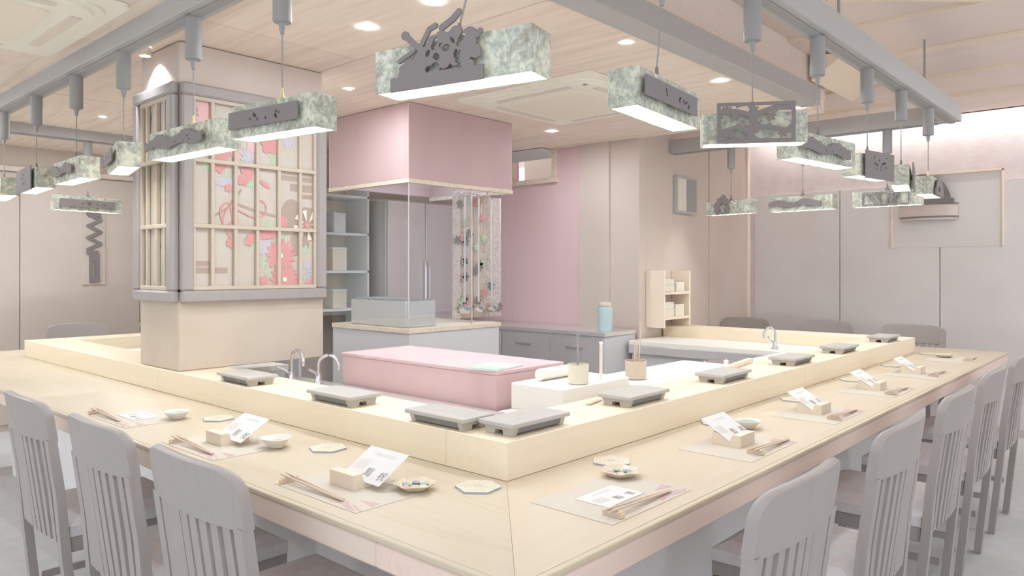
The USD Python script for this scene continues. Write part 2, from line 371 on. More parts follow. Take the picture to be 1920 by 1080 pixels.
pr['red'].append(at(affinity.rotate(affinity.scale(Point(0, 0).buffer(1), .03, .011), -30), 1.802, 1.678)); pr['red'].append(at(petal(5, .022, .014), 1.622, 1.646))
pr['blue'].append(at(affinity.scale(Point(0, 0).buffer(1), .05, .022), 1.602, 1.673)); pr['blue'].append(at(petal(13, .06, .012, 0, .2), 2.01, 1.27))
for a, b, z, h in ((1.452, 1.53, 1.305, .016), (1.452, 1.614, 1.275, .018), (1.88, 2.07, 1.718, .016), (1.937, 2.07, 1.675, .028), (1.99, 2.07, 1.635, .014)):
    pr['brown'].append(at(sbox(a, z - h / 2, b, z + h / 2), 0 + PX, 0) if False else affinity.translate(sbox(a, z - h / 2, b, z + h / 2).buffer(.004), -PX, 0))
pr['brown'].append(affinity.translate(LineString([(1.553, 1.516), (1.64, 1.568)]).buffer(.006), -PX, 0)); pr['brown'].append(affinity.translate(LineString([(1.665, 1.575), (1.75, 1.55), (1.852, 1.532)]).buffer(.007), -PX, 0))
pr['brown'].append(at(blob(.075, 2, 3, .12), 1.945, 1.535)); pr['brown'].append(at(blob(.05, 1, 3, .15), 1.98, 1.40)); pr['brown'].append(affinity.translate(LineString([(1.619, 1.56), (1.68, 1.64)]).buffer(.006), -PX, 0))
wheel = unary_union([Polygon([(.016 * math.cos(a), .016 * math.sin(a)), (.075 * math.cos(a - .17), .075 * math.sin(a - .17)), (.075 * math.cos(a + .17), .075 * math.sin(a + .17))]) for a in np.linspace(0, 2 * PI, 9)[:-1] + .2])
pr['brown'].append(at(Point(0, 0).buffer(.085, 24), 2.025, 1.50)); pr['cream'].append(at(wheel, 2.025, 1.495)); pr['red'].append(at(Point(0, 0).buffer(.013), 2.025, 1.495))
def rope(pts, w=.0035):
    p = np.array(pts); t = np.linspace(0, 1, len(p)); from scipy.interpolate import CubicSpline
    c = CubicSpline(t, p)(np.linspace(0, 1, 40)); return affinity.translate(LineString(c).buffer(w), -PX, 0)
pr['red'] += [rope([(1.64, 1.56), (1.70, 1.535), (1.743, 1.521), (1.79, 1.53), (1.808, 1.56), (1.797, 1.591), (1.775, 1.599)]), rope([(1.64, 1.57), (1.60, 1.52), (1.60, 1.48), (1.63, 1.49), (1.645, 1.53)]), rope([(1.63, 1.58), (1.585, 1.55), (1.59, 1.50), (1.61, 1.47)]),
              rope([(1.635, 1.57), (1.64, 1.52), (1.66, 1.49), (1.665, 1.52), (1.64, 1.56)]), rope([(1.60, 1.465), (1.62, 1.44), (1.635, 1.41)])]
clipR = sbox(.055, FZ0 + .055, PXB - PX - .055, FZ1 - .055)
for k, (key, mt) in enumerate((('brown', print_brown), ('green', print_green), ('blue', print_blue), ('pink', print_pink), ('red', print_red), ('cream', print_cream))):
    s = unary_union(pr[key]).intersection(clipR)
    obj('flower_print', MB().poly(s, .0006, MR @ trimesh.transformations.translation_matrix((0, 0, -.004 + k * .0007))), mt, sp, label={'brown': 'brown cart wheel and cloud print', 'green': 'green leaf print', 'blue': 'violet flower print', 'pink': 'pink blossom print', 'red': 'red chrysanthemum and rope print', 'cream': 'cream wheel spoke print'}[key])
dk, wt, rd = [], [], []
rr = random.Random(5)
for (y, z, l, lean) in ((3.50, 1.90, .2, .08), (3.42, 1.92, .22, .06), (3.33, 1.93, .18, .05), (3.40, 1.62, .16, .05), (3.31, 1.64, .2, -.04), (3.52, 1.66, .14, .03), (3.52, 1.33, .2, -.02), (3.42, 1.30, .2, .12), (3.33, 1.34, .25, .16), (3.27, 1.40, .2, .14), (3.51, 1.42, .1, .0)):
    x = PYB - y
    dk.append(Polygon([(x - .012, z - l / 2), (x + .008, z - l / 2 - .01), (x + .016 + lean * .4, z + l / 2), (x - .006 + lean * .4, z + l / 2 - .03)]))
for (y, z) in ((3.44, 1.80), (3.35, 1.68), (3.34, 1.30), (3.28, 1.36)):
    x = PYB - y; wt.append(LineString([(x - .02, z - .08), (x, z), (x + .02, z + .08)]).buffer(.004)); rd.append(affinity.scale(Point(x + .02, z - .1).buffer(.012), .8, 2.2))
clipL = sbox(.055, FZ0 + .055, PYB - PY - .055, FZ1 - .055)
obj('leaf_print', MB().poly(unary_union(dk).intersection(clipL), .0006, ML @ trimesh.transformations.translation_matrix((0, 0, -.004))), print_dark, sp, label='dark blade print')
obj('leaf_print', MB().poly(unary_union(wt).intersection(clipL), .0006, ML @ trimesh.transformations.translation_matrix((0, 0, -.0033))), print_green, sp, label='green stem print')
obj('leaf_print', MB().poly(unary_union(rd).intersection(clipL), .0006, ML @ trimesh.transformations.translation_matrix((0, 0, -.0026))), print_red, sp, label='red petal print')

# beams that carry the lamps
BZ = 2.196
def beam(x0, x1, y0, y1, label):
    t = thing('lighting_beam', label, 'beam')
    obj('beam_body', MB().box(x0, x1, y0, y1, BZ, BZ + .105, .004), beam_paint, t)
    lx = x1 - x0 > y1 - y0
    cx, cy = (x0 + x1) / 2, (y0 + y1) / 2
    obj('track', MB().box(*((x0 + .02, x1 - .02, cy - .018, cy + .018) if lx else (cx - .018, cx + .018, y0 + .02, y1 - .02)), BZ - .008, BZ + .001), dark_metal, t)
    return t
BX, BY, BXF, BYF = 1.215, 1.052, 5.235, 5.80
beam(BX - .05, BX + .05, BY + .05, BYF - .05, 'long grey beam above the left counter carrying pendant lamps')
beam(BX - .05, BXF + .05, BY - .05, BY + .05, 'long grey beam above the right counter carrying pendant lamps')
beam(BXF - .05, BXF + .05, BY + .05, KY, 'grey beam crossing the far right end in front of the cove lit wall')
beam(BX - .05, KX, BYF - .05, BYF + .05, 'dark grey beam at the far left below the ceiling')
t = thing('ceiling_beam', 'grey beam edging the low plywood ceiling, without lamps, its end cut square', 'beam')
obj('beam_body', MB().box(1.35, 4.376, 1.538, 1.655, BZ + .034, BZ + .132, .004), beam_paint, t)
for i, (x, y) in enumerate(((3.652, .86), (4.9, .8), (3.2, BY), (4.6, BY))):
    z0 = BZ + .092 if y == BY else 2.2
    zt = {0: 2.585, 1: 2.53, 2: 2.61, 3: 2.56}[i]
    if y == BY: obj('hanger_rod', MB().cyl(x, y, z0, zt, .006), dark_metal, stage.GetPrimAtPath('/World/lighting_beam_001'))

# ceiling cassettes
def cassette(cx, cy, label):
    t = thing('ceiling_cassette', label, 'air conditioner', (cx, cy, CEIL), 0)
    s = .475
    def rr_(h, r=.06): return sbox(-h + r, -h + r, h - r, h - r).buffer(r, 6)
    m = MB().poly(rr_(s, .03), .014, trimesh.transformations.translation_matrix((0, 0, -.0145)))
    obj('face_plate', m, ac_white, t)
    m = MB()
    for z, h in ((-.022, .43), (-.030, .40)): m.poly(affinity.scale(rr_(h, .12), 1, 1), .008, trimesh.transformations.translation_matrix((0, 0, z)))
    obj('raised_panel', m, ac_white, t)
    obj('intake_grille', MB().poly(rr_(.27, .03), .006, trimesh.transformations.translation_matrix((0, 0, -.0362))), ac_panel, t)
    for k in range(4):
        m = MB().box(-.26, .26, .335, .375, -.034, -.0305).mesh(); m.apply_transform(trimesh.transformations.rotation_matrix(k * PI / 2, (0, 0, 1))); obj('air_slot', m, ac_grey, t)
    obj('sensor', MB().cyl(-.36, -.36, -.036, -.03, .012), dark_metal, t)
    return t
ac = cassette(3.44, 2.63, 'cream square ceiling cassette beside the red hood')
copy_of(ac, (.62, 3.36, CEIL), 0, 'cream ceiling cassette at the top left, outside the lamp beam')

for (x, y) in ((1.834, 2.45), (1.834, 2.04), (2.715, 1.80), (3.60, 1.76), (4.52, 1.75), (4.108, 3.32), (1.776, 5.158), (2.251, 3.30), (2.72, 2.45), (3.0, 4.8), (4.4, 2.4), (2.3, 5.0)):
    pass
DL = [(1.838, 2.45, 'nearer the shoji pillar'), (1.828, 2.035, 'right of its twin near the top of the photo'), (2.715, 1.78, 'beside the edge beam behind the second right lamp'), (3.598, 1.78, 'beside the edge beam above the carved frame lamp'), (4.52, 1.72, 'past the square cut end of the edge beam'),
      (4.108, 3.32, 'in front of the red wall opening'), (1.776, 5.158, 'at the far left above the left lamps'), (2.40, 3.36, 'between pillar and red hood'), (2.1, 6.08, 'behind the far left beam'), (.95, 6.08, 'behind the far left beam at its left end')]
d0 = None
for x, y, w_ in DL:
    lab = 'small white recessed downlight ' + w_
    if d0 is None:
        d0 = thing('downlight', lab, 'ceiling light', (x, y, CEIL), 0, 'recessed ceiling downlights')
        obj('trim_ring', MB().lathe([(.014, -.001), (.017, -.003), (.021, -.0025), (.022, .0)], n=28), ac_white, d0, True)
        obj('lens', MB().cyl(0, 0, -.0025, -.0008, .0138, n=20), down_glow, d0)
    else: copy_of(d0, (x, y, CEIL), 0, lab)
for x, y, z, w_ in ((.6, 5.0, CEIL, 'over the far end of the left chairs'), (.3, 6.05, CEIL, 'by the left wall outside the lamp beam'), (5.6, .1, 2.51, 'in the high ceiling over the right aisle, farther'), (4.2, -.2, 2.56, 'in the high ceiling over the right aisle, nearer')):
    copy_of(d0, (x, y, z), 0, 'small white recessed downlight ' + w_)
t = thing('wall_washer', 'small recessed spotlight washing the left side of the shoji pillar', 'ceiling light', (1.345, 3.40, CEIL))
obj('can', MB().lathe([(.020, -.001), (.022, -.04), (.026, -.04), (.024, -.001)], n=28), ac_white, t, 40)
obj('lens', MB().cyl(0, 0, -.012, -.0105, .0195, n=24), glow('washer_glow', (245, 248, 255), 2000), t)

# ------------------------------------------------------------------ counters
gc = thing('guest_counter', 'wide pale cypress guest counter slab running round the sushi bar', 'counter')
def slab(poly, z0, z1, mat, name, parent, c=.0):
    return obj(name, MB().poly(Polygon(poly), z1 - z0, trimesh.transformations.translation_matrix((0, 0, z0))), mat, parent)
e = .012
slab([(CX0 + e, CY0 + e), (CX1 - e, CY0 + e), (RX1 - .01, RY0 + .01), (RX0 + .01, RY0 + .01)], ZC - .012, ZC, hinoki_x, 'counter_top', gc)
slab([(CX0 + e - .0004, CY0 + e + .0004), (RX0 + .0096, RY0 + .0104), (RX0 + .01, RY1 - .01), (CX0 + e, CY1 - e)], ZC - .012, ZC, hinoki_y, 'counter_top', gc)
slab([(CX1 - e, CY0 + e + .002), (CX1 - e, KY - .013), (RX1 - .01, KY - .013), (RX1 - .01, RY0 + .012)], ZC - .012, ZC, hinoki_y, 'counter_top', gc)
slab([(CX0 + e, CY1 - e), (RX0 + .01, RY1 - .008), (2.36, RY1 - .008), (2.36, CY1 - e)], ZC - .012, ZC, hinoki_x, 'counter_top', gc)
ZE = ZC - .07
for x0, x1, y0, y1, mt in ((CX0, CX1, CY0, RY0 - .05, edge_x), (CX0, RX0 - .05, RY0 - .05, CY1, edge_y), (RX1 + .05, CX1, RY0 - .05, KY - .013, edge_y), (RX0 - .05, 2.36, RY1 + .05, CY1, edge_x)):
    obj('slab_edge', MB().box(x0, x1, y0, y1, ZE, ZC - .0135, .006), mt, gc, label='reddish brown bark side edge')
lips = [(CX0 - .003, CX1 + .003, CY0 - .003, CY0 + e + .0015, hinoki_x), (CX0 - .003, CX0 + e + .0015, CY0 + e + .0015, CY1, hinoki_y), (CX1 - e - .0015, CX1 + .003, CY0 + e + .0015, KY - .013, hinoki_y)]
for x0, x1, y0, y1, mt in lips: obj('edge_lip', MB().box(x0, x1, y0, y1, ZC - .013, ZC - .0007, .002), mt, gc)
bf = thing('bar_front', 'grey panelled bar front under the guest counter', 'counter base')
for x0, x1, y0, y1 in ((RX0 - .05, RX1 + .05, RY0 - .05, RY0 - .02), (RX0 - .05, RX0 - .02, RY0 - .02, RY1 + .05), (RX1 + .02, RX1 + .05, RY0 - .02, KY - .013), (RX0 - .02, 2.36, RY1 + .02, RY1 + .05)):
    obj('front_panel', MB().box(x0, x1, y0, y1, 0.0, ZE), bar_front_m, bf)

rt = thing('raised_tier', 'raised pale cypress ledge round the inside of the sushi bar', 'counter')
def ring_piece(x0, x1, y0, y1, mat, name='tier_board'): obj(name, MB().box(x0, x1, y0, y1, ZC + .0005, ZR, .002), mat, rt)
ring_piece(RX0, 3.4, RY0, RY0 + TW, riser_x); ring_piece(3.4012, RX1, RY0, RY0 + TW, riser_x)
ring_piece(RX0, RX0 + TW, RY0 + TW + .001, 3.37, riser_y); ring_piece(RX0, RX0 + TW, 3.3712, RY1, riser_y)
ring_piece(RX1 - TW, RX1, RY0 + TW + .001, KY - .013, riser_y); ring_piece(RX0 + TW + .001, 2.36, RY1 - TW, RY1, riser_x)
for x0, x1, y0, y1 in ((RX0 + TW, RX1 - TW, RY0 + TW - .02, RY0 + TW), (RX0 + TW - .02, RX0 + TW, RY0 + TW, RY1 - TW)):
    obj('inner_board', MB().box(x0, x1, y0, y1, .70, ZC), riser_x, rt)

ww = thing('work_counter', 'white chefs work top inside the far end of the bar', 'counter')
obj('work_top', MB().box(4.59, RX1 - TW - .001, 1.86, KY - .013, ZW - .03, ZW), white_board, ww)
obj('front_edge', MB().box(4.585, 4.6, 1.86, KY - .013, ZW - .09, ZW - .0305), steel, ww)
obj('cabinet', MB().box(4.63, RX1 - TW - .001, 1.86, KY - .013, 0.08, ZW - .091), grey_front, ww)
wl_ = thing('work_counter', 'steel topped work counter along the left ledge with a tap', 'counter')
obj('work_top', MB().box(RX0 + TW + .001, 1.98, 1.50, 3.17, ZW - .03, ZW), steel, wl_)
obj('cabinet', MB().box(RX0 + TW + .001, 1.96, 1.50, 3.17, 0.08, ZW - .031), grey_front, wl_)
wb = thing('work_counter', 'pale work top behind the right ledge under the cutting boards', 'counter')
obj('work_top', MB().box(1.985, RX1 - TW - .001, RY0 + TW + .001, 1.855, ZW - .03, ZW), white_board, wb)
obj('cabinet', MB().box(1.985, 3.22, RY0 + TW + .001, 1.80, 0.08, ZW - .031), grey_front, wb)
obj('cabinet', MB().box(3.4, RX1 - TW - .001, RY0 + TW + .001, 1.80, 0.08, ZW - .031), grey_front, wb)
wfar = thing('work_counter', 'white work top in the far left corner behind the pillar', 'counter')
obj('work_top', MB().box(RX0 + TW + .001, 2.19, 3.62, RY1 - TW - .001, ZW - .03, ZW), white_board, wfar)
obj('cabinet', MB().box(RX0 + TW + .001, 2.17, 3.62, RY1 - TW - .001, 0.08, ZW - .031), grey_front, wfar)

def board(x0, x1, y0, y1, z0, z1, label):
    t = thing('cutting_board', label, 'cutting board')
    obj('board', MB().box(x0, x1, y0, y1, z0, z1, .004), white_board, t)
    obj('board_foot', MB().box(x0 + .04, x0 + .07, y0 + .01, y1 - .01, ZW + .0005, z0 - .0005), steel, t)
    obj('board_foot', MB().box(x1 - .07, x1 - .04, y0 + .01, y1 - .01, ZW + .0005, z0 - .0005), steel, t)
board(2.42, 3.22, 1.498, 1.785, ZW + .03, ZR, 'long white cutting board behind the right ledge')
board(1.90, 2.38, 1.56, 1.79, ZW + .015, ZR + .03, 'thick white cutting block next to the red counter') if False else board(1.99, 2.40, 1.56, 1.80, ZW + .015, ZR + .03, 'thick white cutting block next to the red counter')

rc = thing('red_counter', 'red lacquered island counter with a booklet on it', 'counter')
obj('counter_body', MB().box(2.0, 2.40, 1.882, 2.85, 0.0, .885, .003), red_block_m, rc)
obj('counter_top', MB().box(1.997, 2.403, 1.879, 2.853, .8855, .90, .002), red_block_m, rc)
bk = thing('booklet', 'green and white booklet lying on the red counter', 'booklet', (2.08, 1.965, .9005), 12)
obj('pages', MB().box(-.10, .10, -.07, .07, 0, .006, .001), booklet_white, bk)
obj('cover_strip', MB().box(-.10, -.03, -.07, .07, .0061, .0075, .0003), booklet_green, bk, label='green cover strip')
obj('cover_print', MB().box(-.02, .09, -.055, .055, .0061, .0068, .0002), kitchen_white, bk)

# hood and glass kitchen
HX, HY, HXB, HYB, HZ = 2.813, 3.351, 3.72, 4.13, 1.815
hd = thing('red_hood', 'large red lacquered kitchen hood hanging from the ceiling with a gold speckled rim', 'hood')
m = MB(); th_ = .03
obj('hood_panel', MB().box(HX, HXB, HY, HY + th_, HZ, CEIL - .001), red_fabric, hd)
obj('hood_panel', MB().box(HX, HX + th_, HY + th_ + .0005, HYB, HZ, CEIL - .001), red_fabric, hd)
obj('hood_panel', MB().box(HXB - th_, HXB, HY + th_ + .0005, HYB, HZ, CEIL - .001), red_fabric, hd)
obj('hood_panel', MB().box(HX, HXB, HYB + .0005, HYB + th_, HZ, CEIL - .001), red_fabric, hd)
obj('rim', MB().box(HX - .004, HXB + .004, HY - .004, HY + th_, HZ - .026, HZ - .0005), gold_trim, hd, label='gold speckled rim')
obj('rim', MB().box(HX - .004, HX + th_, HY + th_, HYB + th_, HZ - .026, HZ - .0005), gold_trim, hd, label='gold speckled rim')
obj('rim', MB().box(HXB - th_, HXB + .004, HY + th_, HYB + th_, HZ - .026, HZ - .0005), gold_trim, hd, label='gold speckled rim')
obj('lining', MB().box(HX + th_ + .001, HXB - th_ - .001, HY + th_ + .001, HYB - .001, 1.93, 1.95), kitchen_white, hd)
obj('light_panel', MB().box(3.0, 3.5, 3.6, 3.9, 1.915, 1.9295), kitchen_glow, hd, label='bluish white light panel')
gz = thing('glass_screen', 'clear glass screen between the red hood and the kitchen ledge', 'glass screen')
obj('glass_pane', MB().box(HX + .006, HX + .014, HY + .016, HYB, .93, HZ - .027), glass_m, gz)
obj('glass_pane', MB().box(HX + .006, 3.337, HY + .006, HY + .014, .93, HZ - .027), glass_m, gz)
obj('edge_post', MB().box(HX + .002, HX + .008, HY + .002, HY + .008, .93, HZ - .027), chrome, gz)
obj('edge_post', MB().box(3.338, 3.346, HY + .004, HY + .016, .93, HZ - .027), chrome, gz)
kl = thing('kitchen_ledge', 'low kitchen ledge under the glass with a gold speckled rim', 'counter')
obj('ledge_body', MB().box(HX + .01, 3.60, HY + .01, HYB, 0.0, .90), grey_front, kl)
obj('ledge_rim', MB().box(HX, 3.61, HY, HYB, .9005, .929), gold_trim, kl)
# things inside the glass kitchen
ks = thing('kitchen_shelf', 'white shelf rack with crockery at the back of the glass kitchen', 'shelf', (3.0, 4.9, 0))
for z in (.95, 1.25, 1.55, 1.85): obj('shelf_board', MB().box(-.6, .7, 0, .3, z, z + .02), kitchen_white, ks)
for x in (-.6, .05, .68): obj('upright', MB().box(x, x + .02, .0, .3, 0, 1.95), kitchen_white, ks)
obj('back_panel', MB().box(-.6, .7, .301, .31, .9, 1.95), ac_panel, ks)
rk = random.Random(11)
for z in (.97, 1.27, 1.57):
    for k in range(4):
        x = 2.55 + k * .3; wdt = rk.uniform(.10, .15); hh = rk.uniform(.12, .2)
        t = thing('storage_box', 'pale storage box behind the glass, %s shelf, %s from the left' % ({.97: 'lowest', 1.27: 'middle', 1.57: 'upper'}[z], ('first', 'second', 'third', 'fourth')[k]), 'box', (x, 5.05, z + .0005), 0, 'storage boxes on the kitchen shelf')
        obj('box_body', MB().box(-wdt / 2, wdt / 2, -.1, .1, 0, hh), rk.choice([kitchen_white, cup_ivory, ac_panel]), t); obj('lid', MB().box(-wdt / 2 - .003, wdt / 2 + .003, -.103, .103, hh + .0005, hh + .015), kitchen_white, t)
rf = thing('refrigerator', 'tall steel refrigerator at the back of the kitchen beside the shelf', 'refrigerator', (4.0, 4.75, 0))
obj('fridge_body', MB().box(-.25, .55, 0, .5, .05, 1.85, .01), steel, rf); obj('fridge_door', MB().box(-.25, .148, -.03, -.0005, .06, 1.84, .006), steel, rf); obj('fridge_door', MB().box(.152, .55, -.03, -.0005, .06, 1.84, .006), steel, rf)
obj('handle', MB().tube([(.13, -.045, .9), (.13, -.055, .95), (.13, -.055, 1.3), (.13, -.045, 1.35)], .008), chrome, rf); obj('handle', MB().tube([(.17, -.045, .9), (.17, -.055, .95), (.17, -.055, 1.3), (.17, -.045, 1.35)], .008), chrome, rf)
gr = thing('charcoal_grill', 'steel grill box standing on the kitchen ledge', 'grill', (2.97, 3.62, .9295))
obj('grill_body', MB().box(-.12, .12, -.2, .35, 0, .16, .006), steel, gr)
for k in range(8): obj('grate_bar', MB().box(-.11, .11, -.18 + k * .07, -.165 + k * .07, .1605, .17), dark_metal, gr)
tx = thing('textile_panel', 'tall panel of folded floral textile strips between the glass and red wall', 'panel', (0, 0, 0))
rt2 = random.Random(4)
px = 3.40
widths = [.09, .10, .09, .10, .08]
tmats = [speck('textile_%s' % 'abcde'[i], a, b, 26, rough=.8, detail=3, dist=2.5, lo=.42, hi=.58) for i, (a, b) in enumerate((((214, 190, 184), (226, 212, 200)), ((224, 190, 184), (214, 206, 186)), ((216, 196, 178), (200, 190, 180)), ((224, 206, 188), (190, 182, 178)), ((206, 190, 188), (224, 210, 204))))]
for w_, mt in zip(widths, tmats):
    obj('textile_strip', MB().hull([(px, 3.60, .95), (px + w_, 3.60, .95), (px, 3.60, 1.785), (px + w_, 3.60, 1.785), (px + w_ / 2, 3.575, .95), (px + w_ / 2, 3.575, 1.785)]), mt, tx); px += w_ + .004
motif = {k: [] for k in ('red', 'green', 'dark')}
for k in range(26):
    x = 3.41 + rt2.random() * .44; z = 1.0 + rt2.random() * .74; key = rt2.choice(['red', 'green', 'dark', 'red'])
    motif[key].append(affinity.translate(affinity.scale(petal(6, .035, .018, rt2.random() * 60), 1, 1), x, z))
for key, mt in (('red', print_red), ('green', print_green), ('dark', print_dark)):
    obj('textile_motif', MB().poly(unary_union(motif[key]), .001, frame((0, 3.573, 0), (1, 0, 0), (0, 0, 1))), mt, tx, label=key + ' floral motif')
l0 = None
for k, (x, z) in enumerate(((3.42, 1.42), (3.55, 1.36), (3.68, 1.46))):
    lab = 'steel ladle hanging in front of the floral textile, ' + ('leftmost of three', 'middle of three', 'rightmost of three')[k]
    if l0 is None:
        l0 = thing('ladle', lab, 'ladle', (x, 3.50, 0), 0, 'ladles hanging by the glass')
        obj('handle', MB().box(-.008, .008, -.003, .003, 1.06, 1.76), chrome, l0)
        obj('bowl', MB().lathe([(0, .985), (.03, .99), (.042, 1.01), (.045, 1.04), (.043, 1.04), (.038, 1.01), (.02, .998), (0, .996)], n=20), chrome, l0, True)
        obj('hook', MB().tube([(0, 0, 1.75), (0, .02, 1.79), (0, .04, 1.785)], .004), chrome, l0)
    else: copy_of(l0, (x, 3.50, 0), 0, lab)
tr = thing('hanging_rail', 'thin steel rail holding the ladles below the hood', 'rail'); obj('rod', MB().tube([(3.345, 3.535, 1.785), (3.69, 3.535, 1.785)], .005), chrome, tr); obj('bracket', MB().box(3.35, 3.36, 3.53, 3.54, 1.785, 1.815), chrome, tr); obj('bracket', MB().box(3.66, 3.67, 3.53, 3.54, 1.785, 1.815), chrome, tr)

# back of the kitchen right of the hood: grey fridge drawers and shelf with boxes
kc = thing('kitchen_cabinet', 'grey steel kitchen cabinet with drawers against the kitchen wall', 'cabinet', (4.34, 3.02, 0))
obj('cabinet_body', MB().box(0, .39, 0, 1.5, .05, .80, .004), grey_front, kc); obj('cabinet_top', MB().box(-.02, .39, -.01, 1.51, .8005, .83), steel, kc)
for k in range(3):
    d = obj('drawer', MB().box(-.016, -.0005, .02 + k * .49, .49 + k * .49, .42, .78, .003), steel, kc); obj('pull', MB().box(-.03, -.0165, .18 + k * .49, .34 + k * .49, .70, .715), chrome, d)
t = thing('flask', 'pale teal insulated flask with a grey lid on the kitchen cabinet', 'flask', (4.45, 3.10, .8305))
obj('flask_body', MB().lathe([(0, 0), (.052, 0), (.055, .01), (.055, .16), (.05, .175), (.04, .18), (0, .18)], n=28), teal_plastic, t, 40); obj('lid', MB().lathe([(.043, .1805), (.046, .185), (.046, .205), (.04, .21), (0, .21)], n=28), ac_grey, t, 40)
sh = thing('box_shelf', 'small wall shelf stacked with pale boxes near the kitchen corner', 'shelf', (4.86, 2.84, 0))
obj('shelf_board', MB().box(0, .36, 0, .158, .9, .92), cream_strip, sh); obj('shelf_board', MB().box(0, .36, 0, .158, 1.09, 1.11), cream_strip, sh); obj('side', MB().box(-.02, -.0005, 0, .158, .841, 1.27), cream_strip, sh); obj('side', MB().box(.3605, .38, 0, .158, .842, 1.27), cream_strip, sh)
for k, (x, z, w_, h_) in enumerate(((4.95, .9205, .14, .06), (5.11, .9205, .13, .09), (4.95, .9815, .13, .05), (4.95, 1.1105, .15, .05), (4.95, 1.1615, .14, .045), (5.12, 1.1105, .12, .07))):
    t = thing('cardboard_box', 'cream box on the small wall shelf, ' + ('lower left, bottom of two', 'lower right', 'lower left, top of two', 'upper left, bottom of two', 'upper left, top of two', 'upper right')[k], 'box', (x, 2.92, z), 0, 'boxes on the small wall shelf')
    obj('box_body', MB().box(-w_ / 2, w_ / 2, -.06, .06, 0, h_ - .008), cup_ivory, t); obj('lid', MB().box(-w_ / 2 - .002, w_ / 2 + .002, -.062, .062, h_ - .0078, h_ - .001), white_board, t)
fp = thing('wall_picture', 'narrow dark framed panel hanging on the beige kitchen side wall', 'picture', (5.42, KY - .012, 1.88))
obj('frame', MB().box(-.17, .17, -.02, .011, -.15, .15).mesh(), beam_paint, fp); obj('picture', MB().box(-.15, -.02, -.023, -.0205, -.13, .13), ac_grey, fp); obj('picture', MB().box(.0, .15, -.023, -.0205, -.13, .13), dark_metal, fp)

# taps
def tap(name, x, y, z, rz, h, label):
    t = thing(name, label, 'tap', (x, y, z), rz)
    obj('base', MB().lathe([(0, 0), (.022, 0), (.022, .01), (.014, .02), (.012, .05), (0, .05)], n=20), chrome, t, 40)
    a = np.linspace(0, PI, 14); obj('spout', MB().tube([(0, 0, .045), (0, 0, h * .5)] + [(.05 - .05 * math.cos(q), 0, h * .62 + .05 * math.sin(q)) for q in a] + [(.1, 0, h * .5)], .008), chrome, t, True)
    obj('lever', MB().tube([(0, -.012, .04), (0, -.03, .055), (-.01, -.07, .075)], .006), chrome, t, True)
tap('faucet', 1.86, 3.05, ZW + .0005, -90, .16, 'chrome curved tap on the left work counter by the pillar'); tap('faucet', 1.905, 2.90, ZW + .0005, -60, .13, 'lower chrome tap right of the taller tap'); tap('faucet', 4.72, 1.95, ZW + .0005, 160, .15, 'chrome tap on the far white work top')

# chef's tools on the right work top
t = thing('chopstick_cup', 'ivory cup with a single dark rod on the cutting block', 'cup', (2.13, 1.60, ZR + .0305))
cupp = [(0, 0), (.03, 0), (.036, .002), (.038, .07), (.035, .07), (.033, .006), (0, .006)]
obj('cup', MB().lathe(cupp, n=24), cup_ivory, t, 40)
for nm, x, y, hgt, mt, lean, lab in (('cooking_rod', 2.125, 1.60, .17, dark_metal, .004, 'thin dark rod standing in the ivory cup'), ):
    tt = thing(nm, lab, 'rod', (x, y, ZR + .0375)); obj('rod', MB().tube([(0, 0, 0), (lean, 0, hgt)], .004), mt, tt); obj('tip', MB().tube([(lean, 0, hgt - .002), (lean, 0, hgt + .008)], .005), mt, tt)
t = thing('chopstick_cup', 'tan cup holding three cooking chopsticks behind the second right stand', 'cup', (2.54, 1.62, ZR + .0005)); obj('cup', MB().lathe([(r * 1.15, z * 1.05) for r, z in cupp], n=24), cup_tan, t, 40)
for k, (dx, ln) in enumerate(((-.012, .02), (.0, .03), (.014, .09))):
    tt = thing('cooking_chopstick', 'pale cooking chopstick in the tan cup, ' + ('leftmost', 'middle', 'rightmost and longest')[k], 'chopstick', (2.54 + dx, 1.62, ZR + .0075), 0, 'chopsticks in the tan cup')
    obj('stick', MB().tube([(0, 0, 0), (ln * .3, 0, .15 if k < 2 else .22)], [.0035, .0025]), stick_wood, tt)
tt = thing('brush', 'white brush standing on the cutting block between the two cups', 'brush', (2.27, 1.60, ZR + .0305)); obj('handle', MB().tube([(0, 0, 0), (.002, 0, .13)], .006), cup_ivory, tt); obj('tip', MB().tube([(.002, 0, .1305), (.002, 0, .14)], .008), white_board, tt)
kt = thing('towel_roll', 'rolled white towel at the back of the cutting block', 'towel', (2.20, 1.74, ZR + .0535), 0); obj('roll', MB().tube([(-.12, 0, 0), (.12, 0, 0)], .022, 14), white_board, kt, 40)
kb = thing('knife_case', 'pale wooden knife case lying on the right ledge between two stands', 'knife case', (3.10, 1.47, ZR + .0005), 8); obj('case', MB().box(-.19, .19, -.014, .014, 0, .02, .003), box_wood, kb); obj('cap', MB().box(.191, .26, -.014, .014, 0, .02, .003), cup_ivory, kb)
kr = thing('towel_strip', 'thin reddish wooden strip on the right ledge near the corner', 'strip', (1.99, 1.43, ZR + .0005), 12); obj('strip', MB().box(-.05, .05, -.008, .008, 0, .006, .001), cup_tan, kr)
bowl = thing('steel_bowl', 'wide steel bowl on the work top beyond the cutting boards', 'bowl', (3.45, 1.68, ZW + .0005)); obj('bowl', MB().lathe([(0, 0), (.06, 0), (.11, .05), (.115, .052), (.113, .055), (.06, .006), (0, .005)], n=32), chrome, bowl, 40)

